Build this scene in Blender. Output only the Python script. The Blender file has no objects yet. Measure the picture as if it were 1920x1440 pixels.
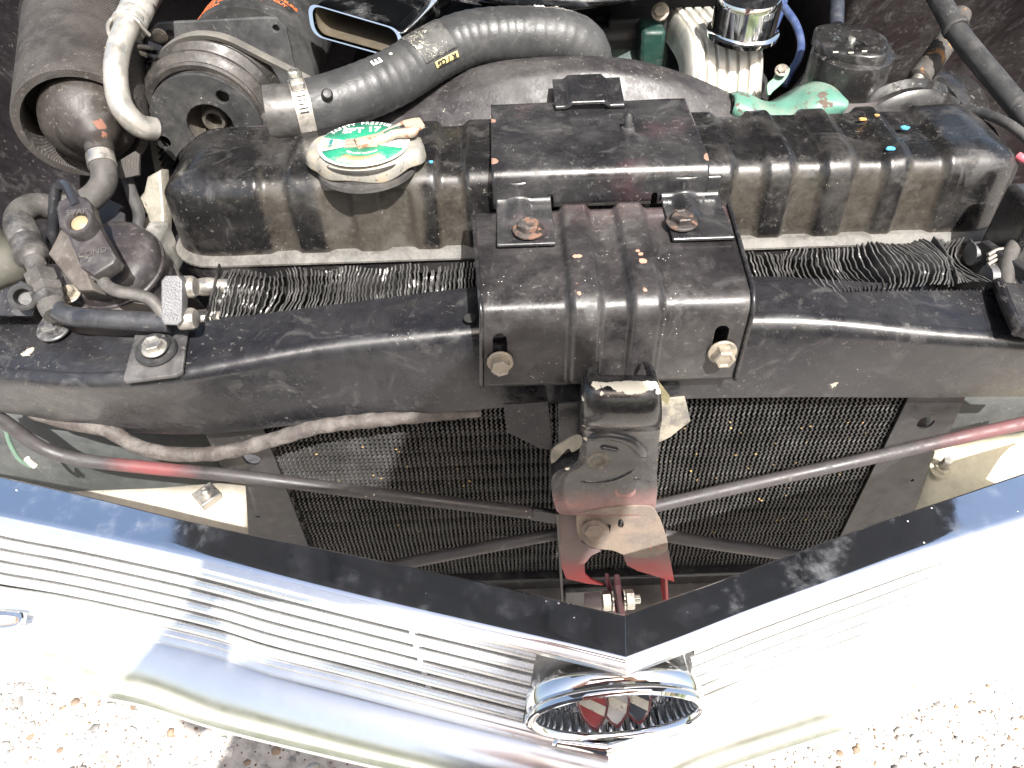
import bpy, bmesh, math, random
from mathutils import Vector, Matrix, noise
from math import sin, cos, pi, radians, sqrt, atan2
random.seed(7)
S = bpy.context.scene
# ---------------------------------------------------------------- camera
CH = 1.2                      # height of the lens above the ground
FP = 1443.0                   # focal length in photograph pixels (1920 wide)
cam_d = bpy.data.cameras.new('camera'); cam = bpy.data.objects.new('camera', cam_d)
S.collection.objects.link(cam); S.camera = cam
cam_d.sensor_width = 36; cam_d.lens = FP/1920*36; cam_d.clip_start = 0.02; cam_d.clip_end = 400
RM = Matrix.Rotation(radians(45), 3, 'X') @ Matrix.Rotation(radians(-1.9), 3, 'Z')
cam.matrix_world = Matrix.Translation((0, 0, CH)) @ RM.to_4x4()
# ---------------------------------------------------------------- sky and sun
SUN = Vector((0.21, -0.55, 0.80)).normalized()
w = bpy.data.worlds.new('World'); S.world = w; w.use_nodes = True
nt = w.node_tree; bg = nt.nodes['Background']
sky = nt.nodes.new('ShaderNodeTexSky'); sky.sky_type = 'NISHITA'; sky.sun_disc = False
sky.sun_elevation = math.asin(SUN.z); sky.sun_rotation = atan2(SUN.x, SUN.y)
sky.air_density = 1.3; sky.dust_density = 5.0; sky.ozone_density = 0.0
nt.links.new(sky.outputs[0], bg.inputs[0]); bg.inputs[1].default_value = 0.10
sd = bpy.data.lights.new('sun', 'SUN'); sd.energy = 4.6; sd.angle = radians(0.5); sd.color = (1, 0.975, 0.94)
so = bpy.data.objects.new('sun', sd); S.collection.objects.link(so)
so.rotation_euler = SUN.to_track_quat('Z', 'Y').to_euler(); so.location = SUN*5
S.view_settings.view_transform = 'Standard'; S.view_settings.look = 'None'
S.view_settings.gamma = 1; S.view_settings.exposure = 1.3
# ---------------------------------------------------------------- helpers
COL = S.collection
O3 = Vector((0, 0, CH))
def ray(u, v): return (RM @ Vector(((u-960)/FP, (720-v)/FP, -1)))
def PZ(u, v, z):
    d = ray(u, v); return O3 + d*(z/d.z)
def PY(u, v, y):
    d = ray(u, v); return O3 + d*(y/d.y)
def PD(u, v, a): return O3 + ray(u, v)*a
def PP(u, v, o, n):
    d = ray(u, v); return O3 + d*((o-O3).dot(n)/d.dot(n))
def V(*a): return Vector(a[0] if len(a) == 1 else a)
def wloc(o):
    p = Vector((0, 0, 0))
    while o is not None: p += o.location; o = o.parent
    return p
def tag(o, label=None, cat=None, group=None, kind=None):
    if label: o['label'] = label
    if cat: o['category'] = cat
    if group: o['group'] = group
    if kind: o['kind'] = kind
    return o
def thing(name, label, cat, loc, group=None):
    o = bpy.data.objects.new(name, None); COL.objects.link(o); o.location = loc; o.empty_display_size = 0.01
    return tag(o, label, cat, group)
def link(name, me, mat, parent=None, smooth=True, sharp=35):
    for p in me.polygons: p.use_smooth = smooth
    if smooth: me.set_sharp_from_angle(angle=radians(sharp))
    if mat: 
        me.materials.clear(); me.materials.append(mat)
    o = bpy.data.objects.new(name, me); COL.objects.link(o)
    if parent is not None:
        me.transform(Matrix.Translation(-wloc(parent))); o.parent = parent
    else:
        c = sum((v.co for v in me.vertices), Vector())/max(1, len(me.vertices))
        me.transform(Matrix.Translation(-c)); o.location = c
    return o
def mesh(name, vs, fs, mat, parent=None, smooth=True, sharp=35, fix=True):
    me = bpy.data.meshes.new(name); me.from_pydata([tuple(v) for v in vs], [], fs); me.update()
    if fix:
        bm = bmesh.new(); bm.from_mesh(me); bmesh.ops.recalc_face_normals(bm, faces=bm.faces); bm.to_mesh(me); bm.free()
    return link(name, me, mat, parent, smooth, sharp)
def join_geo(name, geos, mat, parent=None, **k):
    vs, fs = [], []
    for gv, gf in geos:
        b = len(vs); vs += gv; fs += [tuple(i+b for i in f) for f in gf]
    return mesh(name, vs, fs, mat, parent, **k)
def spline(pts, n, closed=False):
    """smooth resampling (catmull-rom) of a list of tuples or vectors to n points"""
    P = [Vector(p) for p in pts]; m = len(P); out = []
    if m == 2: return [P[0].lerp(P[1], i/(n-1)) for i in range(n)]
    dense = []
    segs = m if closed else m-1
    for i in range(segs):
        p1, p2 = P[i], P[(i+1) % m]
        p0 = P[i-1] if (i > 0 or closed) else p1*2-p2
        p3 = P[(i+2) % m] if (i+2 < m or closed) else p2*2-p1
        for k in range(12):
            t = k/12
            dense.append(0.5*((2*p1)+(p2-p0)*t+(2*p0-5*p1+4*p2-p3)*t*t+(-p0+3*p1-3*p2+p3)*t**3))
    dense.append(P[0] if closed else P[-1])
    L = [0]
    for a, b in zip(dense, dense[1:]): L.append(L[-1]+(b-a).length)
    tot = L[-1]; j = 0
    cnt = n
    for i in range(cnt):
        s = tot*i/(cnt if closed else cnt-1)
        while j < len(L)-2 and L[j+1] < s: j += 1
        q = (s-L[j])/max(1e-9, L[j+1]-L[j])
        out.append(dense[j].lerp(dense[j+1], min(1, q)))
    return out
def lin(pts, n):
    P = [Vector(p) for p in pts]; L = [0]
    for a, b in zip(P, P[1:]): L.append(L[-1]+(b-a).length)
    out = []; j = 0
    for i in range(n):
        s = L[-1]*i/(n-1)
        while j < len(L)-2 and L[j+1] < s: j += 1
        out.append(P[j].lerp(P[j+1], min(1, (s-L[j])/max(1e-9, L[j+1]-L[j]))))
    return out
def grid_geo(rows, cu=False, cv=False):
    n, m = len(rows), len(rows[0]); vs = [v for r in rows for v in r]; fs = []
    for i in range(n if cv else n-1):
        for j in range(m if cu else m-1):
            fs.append((i*m+j, i*m+(j+1) % m, ((i+1) % n)*m+(j+1) % m, ((i+1) % n)*m+j))
    return vs, fs
def solid(o, th, off=0.0):
    m = o.modifiers.new('thickness', 'SOLIDIFY'); m.thickness = th; m.offset = off; return o
def bev(o, w, n=2):
    m = o.modifiers.new('bevel', 'BEVEL'); m.width = w; m.segments = n; m.limit_method = 'ANGLE'; m.angle_limit = radians(40); return o
def sheet(name, rows, mat, parent=None, th=0.0015, off=0.0, sharp=45, up=None, **k):
    vs, fs = grid_geo(rows, **k)
    o = mesh(name, vs, fs, mat, parent, True, sharp, fix=False)
    if up is not None:
        n = sum((p.normal*p.area for p in o.data.polygons), Vector())
        if n.dot(Vector(up)) < 0: o.data.flip_normals()
    if th: solid(o, th, off)
    return o
def frame(n):
    n = Vector(n).normalized(); a = Vector((0, 0, 1)) if abs(n.z) < 0.9 else Vector((0, 1, 0))
    x = a.cross(n).normalized(); return x, n.cross(x), n
def tube_geo(pts, r, seg=14, caps=True):
    P = [Vector(p) for p in pts]; n = len(P); R = r if isinstance(r, (list, tuple)) else [r]*n
    if len(R) != n: R = [R[min(len(R)-1, int(i/(n-1)*(len(R)-1)))]*(1-(i/(n-1)*(len(R)-1)) % 1)+R[min(len(R)-1, int(i/(n-1)*(len(R)-1))+1)]*((i/(n-1)*(len(R)-1)) % 1) for i in range(n)]
    t = (P[1]-P[0]).normalized(); x, y, _ = frame(t); rows = []
    for i in range(n):
        t2 = (P[min(i+1, n-1)]-P[max(i-1, 0)]).normalized()
        q = t.rotation_difference(t2); x = (q @ x).normalized(); t = t2; y = t.cross(x).normalized()
        rows.append([P[i]+(x*cos(2*pi*k/seg)+y*sin(2*pi*k/seg))*R[i] for k in range(seg)])
    vs, fs = grid_geo(rows, cu=True)
    if caps: fs += [tuple(range(seg))[::-1], tuple((n-1)*seg+k for k in range(seg))]
    return vs, fs
def tube(name, pts, r, mat, parent=None, seg=14, n=None, caps=True, smooth=True):
    if n is None: n = max(8, len(pts)*6)
    p = spline(pts, n) if smooth else [Vector(q) for q in pts]
    return join_geo(name, [tube_geo(p, r, seg, caps)], mat, parent, sharp=50)
def lathe_geo(prof, o, ax, seg=32, x=None, rim=None, cap=True):
    """profile of (radius, height along axis)"""
    X, Y, N = frame(ax)
    rows = []
    for r, h in prof:
        rows.append([Vector(o)+N*h+(X*cos(2*pi*k/seg)+Y*sin(2*pi*k/seg))*(r*(rim(2*pi*k/seg, r) if rim else 1)) for k in range(seg)])
    vs, fs = grid_geo(rows, cu=True); n = len(prof)
    if not cap: return vs, fs
    if prof[0][0] > 1e-6: fs.append(tuple(range(seg))[::-1])
    if prof[-1][0] > 1e-6: fs.append(tuple((n-1)*seg+k for k in range(seg)))
    return vs, fs
def lathe(name, prof, o, ax, mat, parent=None, seg=32, sharp=35, rim=None, cap=True):
    g = lathe_geo(prof, o, ax, seg, rim=rim, cap=cap)
    ob = join_geo(name, [g], mat, parent, sharp=sharp)
    return ob
def box_geo(c, x, y, z):
    c, x, y, z = map(Vector, (c, x, y, z))
    vs = [c+x*a+y*b+z*d for d in (-1, 1) for b in (-1, 1) for a in (-1, 1)]
    return vs, [(0, 2, 3, 1), (4, 5, 7, 6), (0, 1, 5, 4), (2, 6, 7, 3), (0, 4, 6, 2), (1, 3, 7, 5)]
def box(name, c, hx, hy, hz, mat, parent=None, b=0.001):
    o = join_geo(name, [box_geo(c, (hx, 0, 0), (0, hy, 0), (0, 0, hz))], mat, parent)
    if b: bev(o, b)
    return o
def hull_prism(pts, d):
    n = len(pts); vs = list(pts)+[p+d for p in pts]
    fs = [tuple(range(n)), tuple(range(2*n-1, n-1, -1))]+[(i, (i+1) % n, n+(i+1) % n, n+i) for i in range(n)]
    return vs, fs
def from_curve(cu, M4):
    o = bpy.data.objects.new('tmp', cu); COL.objects.link(o)
    dg = bpy.context.evaluated_depsgraph_get(); me = bpy.data.meshes.new_from_object(o.evaluated_get(dg))
    bpy.data.objects.remove(o); bpy.data.curves.remove(cu); me.transform(M4); return me
def plate(name, pix, o, n, th, mat, parent=None, holes=(), b=0.0004, smooth=0, raw=None):
    """plate cut to an outline, lying in the plane (o, n); holes are lists of pixels or (u, v, radius_px) discs; n points to the viewer's side"""
    x, y, N = frame(n); o = Vector(o)
    if o.x == 0 and o.z == 0: o = PY(sum(q[0] for q in pix)/len(pix), sum(q[1] for q in pix)/len(pix), o.y)
    def to2(p): d = p-o; return (d.dot(x), d.dot(y))
    def ring(pp, sm):
        w3 = [PP(u, v, o, N) for u, v in pp]
        if sm: w3 = spline(w3, sm, closed=True)
        return [to2(p) for p in w3]
    cu = bpy.data.curves.new('c', 'CURVE'); cu.dimensions = '2D'; cu.fill_mode = 'BOTH'; cu.extrude = max(1e-5, th/2-b); cu.bevel_depth = b; cu.bevel_resolution = 1
    rings = [raw if raw else ring(pix, smooth)]
    for h in holes:
        if isinstance(h, tuple):
            u, v, r = h; c = PP(u, v, o, N); rr = r/FP*((c-O3).dot(RM @ Vector((0, 0, -1))))
            c2 = to2(c); rings.append([(c2[0]+rr*cos(a*pi/10), c2[1]+rr*sin(a*pi/10)) for a in range(20)])
        else: rings.append(ring(h, 24))
    for r in rings:
        s = cu.splines.new('POLY'); s.points.add(len(r)-1); s.use_cyclic_u = True
        for i, (a, c) in enumerate(r): s.points[i].co = (a, c, 0, 1)
    M4 = Matrix((( x.x, y.x, N.x, o.x), (x.y, y.y, N.y, o.y), (x.z, y.z, N.z, o.z), (0, 0, 0, 1)))
    me = from_curve(cu, M4)
    return link(name, me, mat, parent, True, 30)
def text(name, s, o, xd, nd, size, mat, parent=None, ex=0.0001, shear=0, bold=0.0, space=1):
    cu = bpy.data.curves.new('t', 'FONT'); cu.body = s; cu.size = size; cu.extrude = ex; cu.align_x = 'CENTER'; cu.align_y = 'CENTER'; cu.offset = bold; cu.resolution_u = 2; cu.space_character = space
    x = Vector(xd).normalized(); N = Vector(nd).normalized(); x = (x-N*x.dot(N)).normalized(); y = N.cross(x); o = Vector(o)
    M4 = Matrix(((x.x, y.x, N.x, o.x), (x.y, y.y, N.y, o.y), (x.z, y.z, N.z, o.z), (0, 0, 0, 1)))
    return link(name, from_curve(cu, M4), mat, parent, False)
def corner(A, B, C, r, n=6):
    """A, rounded corner at B, C"""
    a = B+(A-B).normalized()*min(r, (A-B).length*.48); c = B+(C-B).normalized()*min(r, (C-B).length*.48)
    return [(a*(1-t)**2+B*2*t*(1-t)+c*t*t) for t in [k/n for k in range(n+1)]]
def rpath(pts, rad, n=6):
    P = [Vector(p) for p in pts]; out = [P[0]]
    for i in range(1, len(P)-1):
        out += corner(P[i-1], P[i], P[i+1], rad[i-1] if isinstance(rad, (list, tuple)) else rad, n)
    return out+[P[-1]]
def densify(P, step):
    out = [P[0]]
    for a, b in zip(P, P[1:]):
        k = max(1, int((b-a).length/step))
        out += [a.lerp(b, j/k) for j in range(1, k+1)]
    return out
def sweepx(name, path, xl, xr, nx, disp, mat, parent=None, th=0.0, caps=False, sharp=50, xs=None):
    """section path of (y, z) carried along x; disp(x, i, y, z) moves it outwards; xl, xr functions of i"""
    rows = []; n = len(path)
    for i, p in enumerate(path):
        t = (path[min(i+1, n-1)]-path[max(i-1, 0)]).normalized(); nn = (t.y, -t.x)   # outward in (y, z)
        row = []
        a, b = xl(i), xr(i)
        X = [a+(b-a)*k/(nx-1) for k in range(nx)] if xs is None else xs(a, b)
        for x in X:
            d = disp(x, i, p.x, p.y)
            row.append(Vector((x, p.x+nn[0]*d, p.y+nn[1]*d)))
        rows.append(row)
    vs, fs = grid_geo(rows)
    m = len(rows[0])
    if caps:
        fs.append(tuple(i*m for i in range(n))); fs.append(tuple(i*m+m-1 for i in range(n))[::-1])
    o = mesh(name, vs, fs, mat, parent, True, sharp, fix=caps)
    if not caps:
        if sum((q.normal*q.area for q in o.data.polygons), Vector()).dot(V(0, -1, 1)) < 0: o.data.flip_normals()
    if th: solid(o, th, -1)
    return o
def bolt(p, n, s, mat, parent, name='bolt', washer=1.45, h=0.75, rot=0.3, hollow=True):
    """hex head bolt with flange; s = across-corner radius"""
    X, Y, N = frame(n); p = Vector(p)
    g = [lathe_geo([(s*washer, 0), (s*washer, s*.14), (s*washer*.93, s*.22), (s*.9, s*.3)], p, N, 24)]
    def hx(r, hh, tw=0): return [p+N*hh+(X*cos(rot+k*pi/3)+Y*sin(rot+k*pi/3))*r for k in range(6)]
    rows = [hx(s, s*.2), hx(s, s*h*.88), hx(s*.9, s*h)]
    if hollow: rows += [hx(s*.68, s*h), hx(s*.6, s*h*.93)]
    vs, fs = grid_geo(rows, cu=True); k = (len(rows)-1)*6
    fs.append(tuple(k+i for i in range(6)))
    g.append((vs, fs))
    return join_geo(name, g, mat, parent, sharp=25)
def dup(o, parent, M4):
    c = o.copy(); COL.objects.link(c); c.parent = parent; c.matrix_local = M4; return c
def sstep(a, b, x):
    t = max(0, min(1, (x-a)/(b-a))); return t*t*(3-2*t)
def tipdup(rows, at_end):
    """one more section close to the point of the V, so the shading stays flat up to it"""
    if at_end: return rows[:-1]+[[a.lerp(b, .985) for a, b in zip(rows[-2], rows[-1])], rows[-1]]
    return [rows[0], [a.lerp(b, .985) for a, b in zip(rows[1], rows[0])]]+rows[1:]
def join_objs(objs, name):
    a = objs[0]; bm = bmesh.new()
    for o in objs: bm.from_mesh(o.data)
    me = bpy.data.meshes.new(name); bm.to_mesh(me); bm.free(); me.materials.append(a.data.materials[0])
    a.data = me; a.name = name
    for o in objs[1:]: bpy.data.objects.remove(o)
    return a
# ---------------------------------------------------------------- materials
def mat(name, col, rough=.5, metal=0.0, dust=None, rust=None, flecks=None, bump=None, coat=0, rv=0.12, spots=None, scratch=None, var=0.15, two=None, streak=None, spec=.5, attr=None):
    m = bpy.data.materials.new(name); m.use_nodes = True; N = m.node_tree; L = N.links; nd = N.nodes
    P = nd['Principled BSDF']; P.inputs['Roughness'].default_value = rough; P.inputs['Metallic'].default_value = metal
    P.inputs['Specular IOR Level'].default_value = spec
    if coat: P.inputs['Coat Weight'].default_value = coat; P.inputs['Coat Roughness'].default_value = .12
    geo = nd.new('ShaderNodeNewGeometry'); pos = geo.outputs['Position']
    def math_(op, a, b=None, c=None):
        x = nd.new('ShaderNodeMath'); x.operation = op
        for i, q in enumerate((a, b, c)):
            if q is None: continue
            if isinstance(q, (int, float)): x.inputs[i].default_value = q
            else: L.new(q, x.inputs[i])
        return x.outputs[0]
    def noi(sc, det=6, vec=None, ro=.6, dis=0):
        x = nd.new('ShaderNodeTexNoise'); x.inputs['Scale'].default_value = sc; x.inputs['Detail'].default_value = det
        x.inputs['Roughness'].default_value = ro; x.inputs['Distortion'].default_value = dis
        L.new(vec or pos, x.inputs['Vector']); return x.outputs['Fac']
    def ramp(f, a, b, lo=0.0, hi=1.0):
        x = nd.new('ShaderNodeMapRange'); x.inputs[1].default_value = a; x.inputs[2].default_value = b
        x.inputs[3].default_value = lo; x.inputs[4].default_value = hi; x.interpolation_type = 'SMOOTHSTEP'
        L.new(f, x.inputs[0]); return x.outputs[0]
    def mix(f, a, b):
        x = nd.new('ShaderNodeMix'); x.data_type = 'RGBA'
        if isinstance(f, float): x.inputs[0].default_value = f
        else: L.new(f, x.inputs[0])
        for i, q in ((6, a), (7, b)):
            if isinstance(q, tuple): x.inputs[i].default_value = (*q, 1)
            else: L.new(q, x.inputs[i])
        return x.outputs[2]
    col_ = tuple(col); dark = max(col_) < .12
    if dark:
        col_ = tuple(k*.8 for k in col_)
        if dust:
            lum = sum(dust[0])/3; dust = (tuple((k*.45+lum*.55)*.78 for k in dust[0]),)+tuple(dust[1:])
    c = mix(ramp(noi(45, 5), .3, .7), tuple(k*(1-var) for k in col_), tuple(min(1, k*(1+var)) for k in col_))
    if two:   # a second paint colour in large patches or along a gradient: (colour, function kind, params)
        tc, kind, prm = two
        if kind == 'noise': f = ramp(noi(prm[0], 6), prm[1], prm[2])
        else:      # gradient between two heights, blurred by noise
            sx = nd.new('ShaderNodeSeparateXYZ'); L.new(pos, sx.inputs[0])
            f = ramp(math_('ADD', sx.outputs[{'x': 0, 'y': 1, 'z': 2}[kind]], math_('MULTIPLY', math_('SUBTRACT', noi(60, 6), .5), prm[2])), prm[0], prm[1])
            if len(prm) > 3: 
                f2 = ramp(math_('ADD', sx.outputs[{'x': 0, 'y': 1, 'z': 2}[prm[3]]], math_('MULTIPLY', math_('SUBTRACT', noi(50, 6), .5), prm[2])), prm[4], prm[5]); f = math_('MULTIPLY', f, f2)
        c = mix(f, c, tc)
    r = ramp(noi(90, 6), .25, .75, max(.02, rough-rv), min(1, rough+rv))
    met = None
    if dust:
        dc, amt, sc = dust[:3]; lo, hi = (dust[3], dust[4]) if len(dust) > 3 else (.38, .68)
        f = math_('MULTIPLY', ramp(noi(sc, 9, ro=.7), lo, hi), amt)
        f2 = ramp(noi(sc*14, 4, ro=.7), .2, .75, .55, 1.0)
        f = math_('MULTIPLY', f, f2)
        c = mix(f, c, dc); r = math_('ADD', r, math_('MULTIPLY', f, .45))
        met = f
    if streak:   # fine grain along one axis: (colour, amount, (sx, sy, sz))
        mp = nd.new('ShaderNodeVectorMath'); mp.operation = 'MULTIPLY'; mp.inputs[1].default_value = streak[2]; L.new(pos, mp.inputs[0])
        f = math_('MULTIPLY', ramp(noi(1, 5, vec=mp.outputs[0]), .45, .7), streak[1]); c = mix(f, c, streak[0])
        r = math_('ADD', r, math_('MULTIPLY', f, .2))
    if dark:   # fine grit and rubbed patches, the patches greyed further to stand for sheen
        f = math_('MULTIPLY', ramp(noi(240, 3, ro=.75), .60, .68), ramp(noi(16, 4), .42, .60, 0, .55)); c = mix(f, c, (.17, .16, .145)); r = math_('ADD', r, math_('MULTIPLY', f, .5))
        f = ramp(noi(34, 7, ro=.7, dis=1.5), .53, .66, 0, .40); c = mix(f, c, (.078, .075, .073)); r = math_('ADD', r, math_('MULTIPLY', f, .5))
    if attr:   # dust lying where the mesh attribute says it collects
        an = nd.new('ShaderNodeAttribute'); an.attribute_name = attr[0]
        f = ramp(math_('ADD', an.outputs['Fac'], math_('MULTIPLY', math_('SUBTRACT', noi(70, 8, ro=.7), .5), 1.1)), .25, .85, 0, attr[2])
        f = math_('MULTIPLY', f, ramp(noi(420, 3), .2, .7, .6, 1.0)); c = mix(f, c, attr[1]); r = math_('ADD', r, math_('MULTIPLY', f, .4))
    if rust:
        rc, thr, sc = rust
        f = ramp(noi(sc, 8, ro=.65), thr, thr+.03); c = mix(f, c, rc); r = math_('ADD', r, math_('MULTIPLY', f, .4))
        met = f if met is None else math_('MAXIMUM', met, f)
    if flecks:
        fc, sc, thr, dens = flecks
        vo = nd.new('ShaderNodeTexVoronoi'); vo.inputs['Scale'].default_value = sc; L.new(pos, vo.inputs['Vector'])
        f = math_('MULTIPLY', math_('LESS_THAN', vo.outputs['Distance'], math_('MULTIPLY', noi(sc*.7, 3, ro=.8), thr*1.8)), math_('GREATER_THAN', noi(sc*.10, 5), dens+.025))
        c = mix(f, c, fc)
        met = f if met is None else math_('MAXIMUM', met, f)
    if scratch:
        mp = nd.new('ShaderNodeVectorMath'); mp.operation = 'MULTIPLY'; mp.inputs[1].default_value = (60, 900, 900); L.new(pos, mp.inputs[0])
        wn = nd.new('ShaderNodeTexNoise'); wn.inputs['Scale'].default_value = scratch[1]; wn.inputs['Detail'].default_value = 1; wn.inputs['Distortion'].default_value = 2.5; L.new(pos, wn.inputs['Vector'])
        f = math_('LESS_THAN', math_('ABSOLUTE', math_('SUBTRACT', wn.outputs['Fac'], .5)), scratch[2]); f = math_('MULTIPLY', f, math_('GREATER_THAN', noi(scratch[1]*.3, 3), .52))
        c = mix(f, c, scratch[0]); met = f if met is None else math_('MAXIMUM', met, f)
    if spots:   # chipped patches at given places: (colour, [(point, radius)], raggedness)
        sc_, pts, rag = spots; best = None
        nz = math_('MULTIPLY', math_('SUBTRACT', noi(170, 6, ro=.7), .5), rag)
        for p, rr in pts:
            dn = nd.new('ShaderNodeVectorMath'); dn.operation = 'DISTANCE'; L.new(pos, dn.inputs[0]); dn.inputs[1].default_value = tuple(p)
            q = math_('DIVIDE', math_('ADD', dn.outputs['Value'], nz), rr)
            best = q if best is None else math_('MINIMUM', best, q)
        f = ramp(best, 1.05, .95); c = mix(f, c, sc_); r = math_('ADD', r, math_('MULTIPLY', f, .3))
        met = f if met is None else math_('MAXIMUM', met, f)
    L.new(c, P.inputs['Base Color']); L.new(r, P.inputs['Roughness'])
    if metal and met is not None: L.new(math_('MULTIPLY', math_('SUBTRACT', 1.0, met), metal), P.inputs['Metallic'])
    if bump:
        bsc, st = bump[:2]
        b = nd.new('ShaderNodeBump'); b.inputs['Strength'].default_value = st; b.inputs['Distance'].default_value = .001
        L.new(noi(bsc, 5, ro=.65), b.inputs['Height']); L.new(b.outputs[0], P.inputs['Normal'])
    return m
TAN = (.30, .245, .17); GREYD = (.17, .155, .145); RUSTC = (.32, .13, .07)
M_black = mat('black_enamel', (.013, .012, .014), .27, dust=((.12, .11, .10), .35, 22), flecks=((.5, .48, .44), 420, .13, .60), bump=(420, .06), coat=.3)
M_purple = mat('faded_black_enamel', (.019, .018, .020), .34, dust=((.085, .075, .07), .45, 14, .35, .75), flecks=((.4, .38, .36), 380, .12, .62), bump=(380, .08), coat=.15)
M_tank = mat('tank_enamel', (.012, .0115, .012), .27, dust=((.12, .10, .08), .5, 26, .46, .72), flecks=((.4, .37, .32), 400, .12, .60), bump=(300, .06), coat=.3, attr=('dustmask', (.098, .085, .066), .52))
M_flange = mat('dusty_flange_paint', (.06, .055, .05), .45, dust=((.27, .25, .205), .9, 30, .30, .62), bump=(300, .3))
M_dustpatch = mat('caked_dust', (.42, .34, .22), .9, dust=((.12, .10, .07), .6, 60), bump=(300, .6), rv=.05)
M_core = mat('core_black', (.013, .012, .012), .45, dust=((.20, .18, .16), .5, 40), metal=.2)
M_fin = mat('bent_fin_metal', (.115, .112, .108), .34, metal=.6, dust=((.26, .25, .23), .6, 60, .4, .7), bump=(300, .3), rust=((.50, .49, .47), .62, 60))
M_dark = mat('dark_grime', (.012, .011, .011), .75, dust=((.05, .045, .04), .5, 10))
M_rubber = mat('black_rubber', (.030, .030, .031), .48, dust=((.16, .15, .14), .4, 20), bump=(500, .2))
M_rubd = mat('dusty_rubber', (.045, .041, .038), .58, dust=((.17, .15, .125), .65, 25, .34, .64), bump=(400, .3))
M_steel = mat('bare_steel', (.42, .40, .37), .36, metal=.9, dust=((.30, .26, .2), .6, 60), bump=(400, .2))
M_alu = mat('cast_aluminium', (.52, .51, .48), .42, metal=.8, dust=((.40, .37, .31), .5, 60), bump=(420, .4))
M_boltz = mat('zinc_bolt', (.33, .30, .25), .4, metal=.75, dust=((.33, .27, .2), .8, 120), rust=(RUSTC, .68, 160), bump=(400, .3))
M_boltr = mat('rusty_bolt', (.035, .028, .026), .45, dust=((.15, .11, .08), .8, 90), rust=((.15, .085, .06), .53, 130), bump=(400, .4))
M_chrome = mat('chrome', (.86, .87, .88), .05, metal=1.0, rv=.03, var=.02, dust=((.55, .52, .46), .22, 30, .5, .8))
M_chromew = mat('worn_chrome', (.80, .81, .83), .13, metal=1.0, rv=.06, var=.03, dust=((.62, .58, .50), .55, 70, .52, .75), flecks=((.9, .88, .8), 500, .12, .58), bump=(500, .05))
M_gap = mat('grey_grille_paint', (.38, .385, .39), .6, dust=((.6, .57, .5), .4, 40))
M_white = mat('white_print', (.85, .85, .82), .5, var=.03)
M_offwhite = mat('off_white_print', (.62, .58, .48), .6, var=.2, dust=((.2, .17, .13), .4, 200))
M_red = mat('red_paint', (.45, .03, .035), .38, dust=((.30, .17, .15), .5, 30))
M_orange = mat('orange_print', (.75, .17, .05), .5, dust=((.05, .04, .04), .6, 300))
M_beige = mat('beige_paint', (.44, .40, .33), .55, dust=((.28, .25, .20), .5, 30), flecks=((.1, .08, .06), 300, .14, .6))
# ============================================================ ground
g = []
M_ground = mat('gravel_asphalt', (.37, .34, .31), .9, var=.3, dust=((.50, .47, .43), .8, 45, .35, .65), flecks=((.12, .08, .055), 110, .20, .42), bump=(160, .8), rust=((.10, .07, .05), .665, 70))
vs = []; n = 120; rows = []
def gz(x, y): return 0.004*noise.noise(Vector((x*28, y*28, 0)))+0.0025*noise.noise(Vector((x*90, y*90, 3)))
for j in range(n+1):
    rows.append([V(-0.9+1.8*i/n*1.0, -0.1+1.2*j/n, gz(-0.9+1.8*i/n, -0.1+1.2*j/n)) for i in range(n+1)])
inner = grid_geo(rows)
def gp(x, y): return V(x, y, gz(x, y) if abs(x) <= .9 and -.1 <= y <= 1.1 else 0)
# surrounding sheet, butted to the fine patch's border with a short skirt
border = [gp(-0.9, -0.1), gp(.9, -.1), gp(.9, 1.1), gp(-.9, 1.1)]
outer = [V(-90, -90, -.004), V(90, -90, -.004), V(90, 90, -.004), V(-90, 90, -.004)]
ov = [V(-.9, -.1, -.006), V(.9, -.1, -.006), V(.9, 1.1, -.006), V(-.9, 1.1, -.006)]+outer
of = [(0, 1, 5, 4), (1, 2, 6, 5), (2, 3, 7, 6), (3, 0, 4, 7)]
go = join_geo('ground', [inner, (ov, of)], M_ground, fix=False); tag(go, 'pale gravelly asphalt under the front bumper', kind='structure')
M_pebs = [mat('pebble_pale', (.50, .47, .43), .85, var=.3), mat('pebble_brown', (.24, .17, .12), .85, var=.3), mat('pebble_grey', (.22, .21, .20), .8, var=.3)]
vs, fs, mi = [], [], []
ico = bmesh.new(); bmesh.ops.create_icosphere(ico, subdivisions=1, radius=1)
iv = [v.co.copy() for v in ico.verts]; jf = [tuple(v.index for v in f.verts) for f in ico.faces]; ico.free()
for k in range(5200):
    x = random.uniform(-.85, .85); y = random.uniform(-.05, .62); s = random.choice([.0016, .002, .0026, .0034, .005, .008 if random.random() < .25 else .003])
    a = random.uniform(0, 6.3); sx, sy, sz = s*random.uniform(.7, 1.4), s*random.uniform(.7, 1.3), s*random.uniform(.4, .8); b = len(vs); c_ = cos(a); s_ = sin(a)
    z0 = gz(x, y)+sz*.15
    for q in iv:
        f = 1+random.uniform(-.22, .22); X, Y = q.x*sx*f, q.y*sy*f
        vs.append((x+X*c_-Y*s_, y+X*s_+Y*c_, z0+q.z*sz*f))
    fs += [tuple(i+b for i in f) for f in jf]; t = random.choice([0, 0, 0, 0, 1, 2]); mi += [t]*len(jf)
me = bpy.data.meshes.new('gravel'); me.from_pydata(vs, [], fs)
gr = link('gravel', me, None, None, True, 60)
for q in M_pebs: me.materials.append(q)
for p, t in zip(me.polygons, mi): p.material_index = t
tag(gr, 'loose pebbles scattered over the pale asphalt', 'gravel', kind='stuff')
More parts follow.
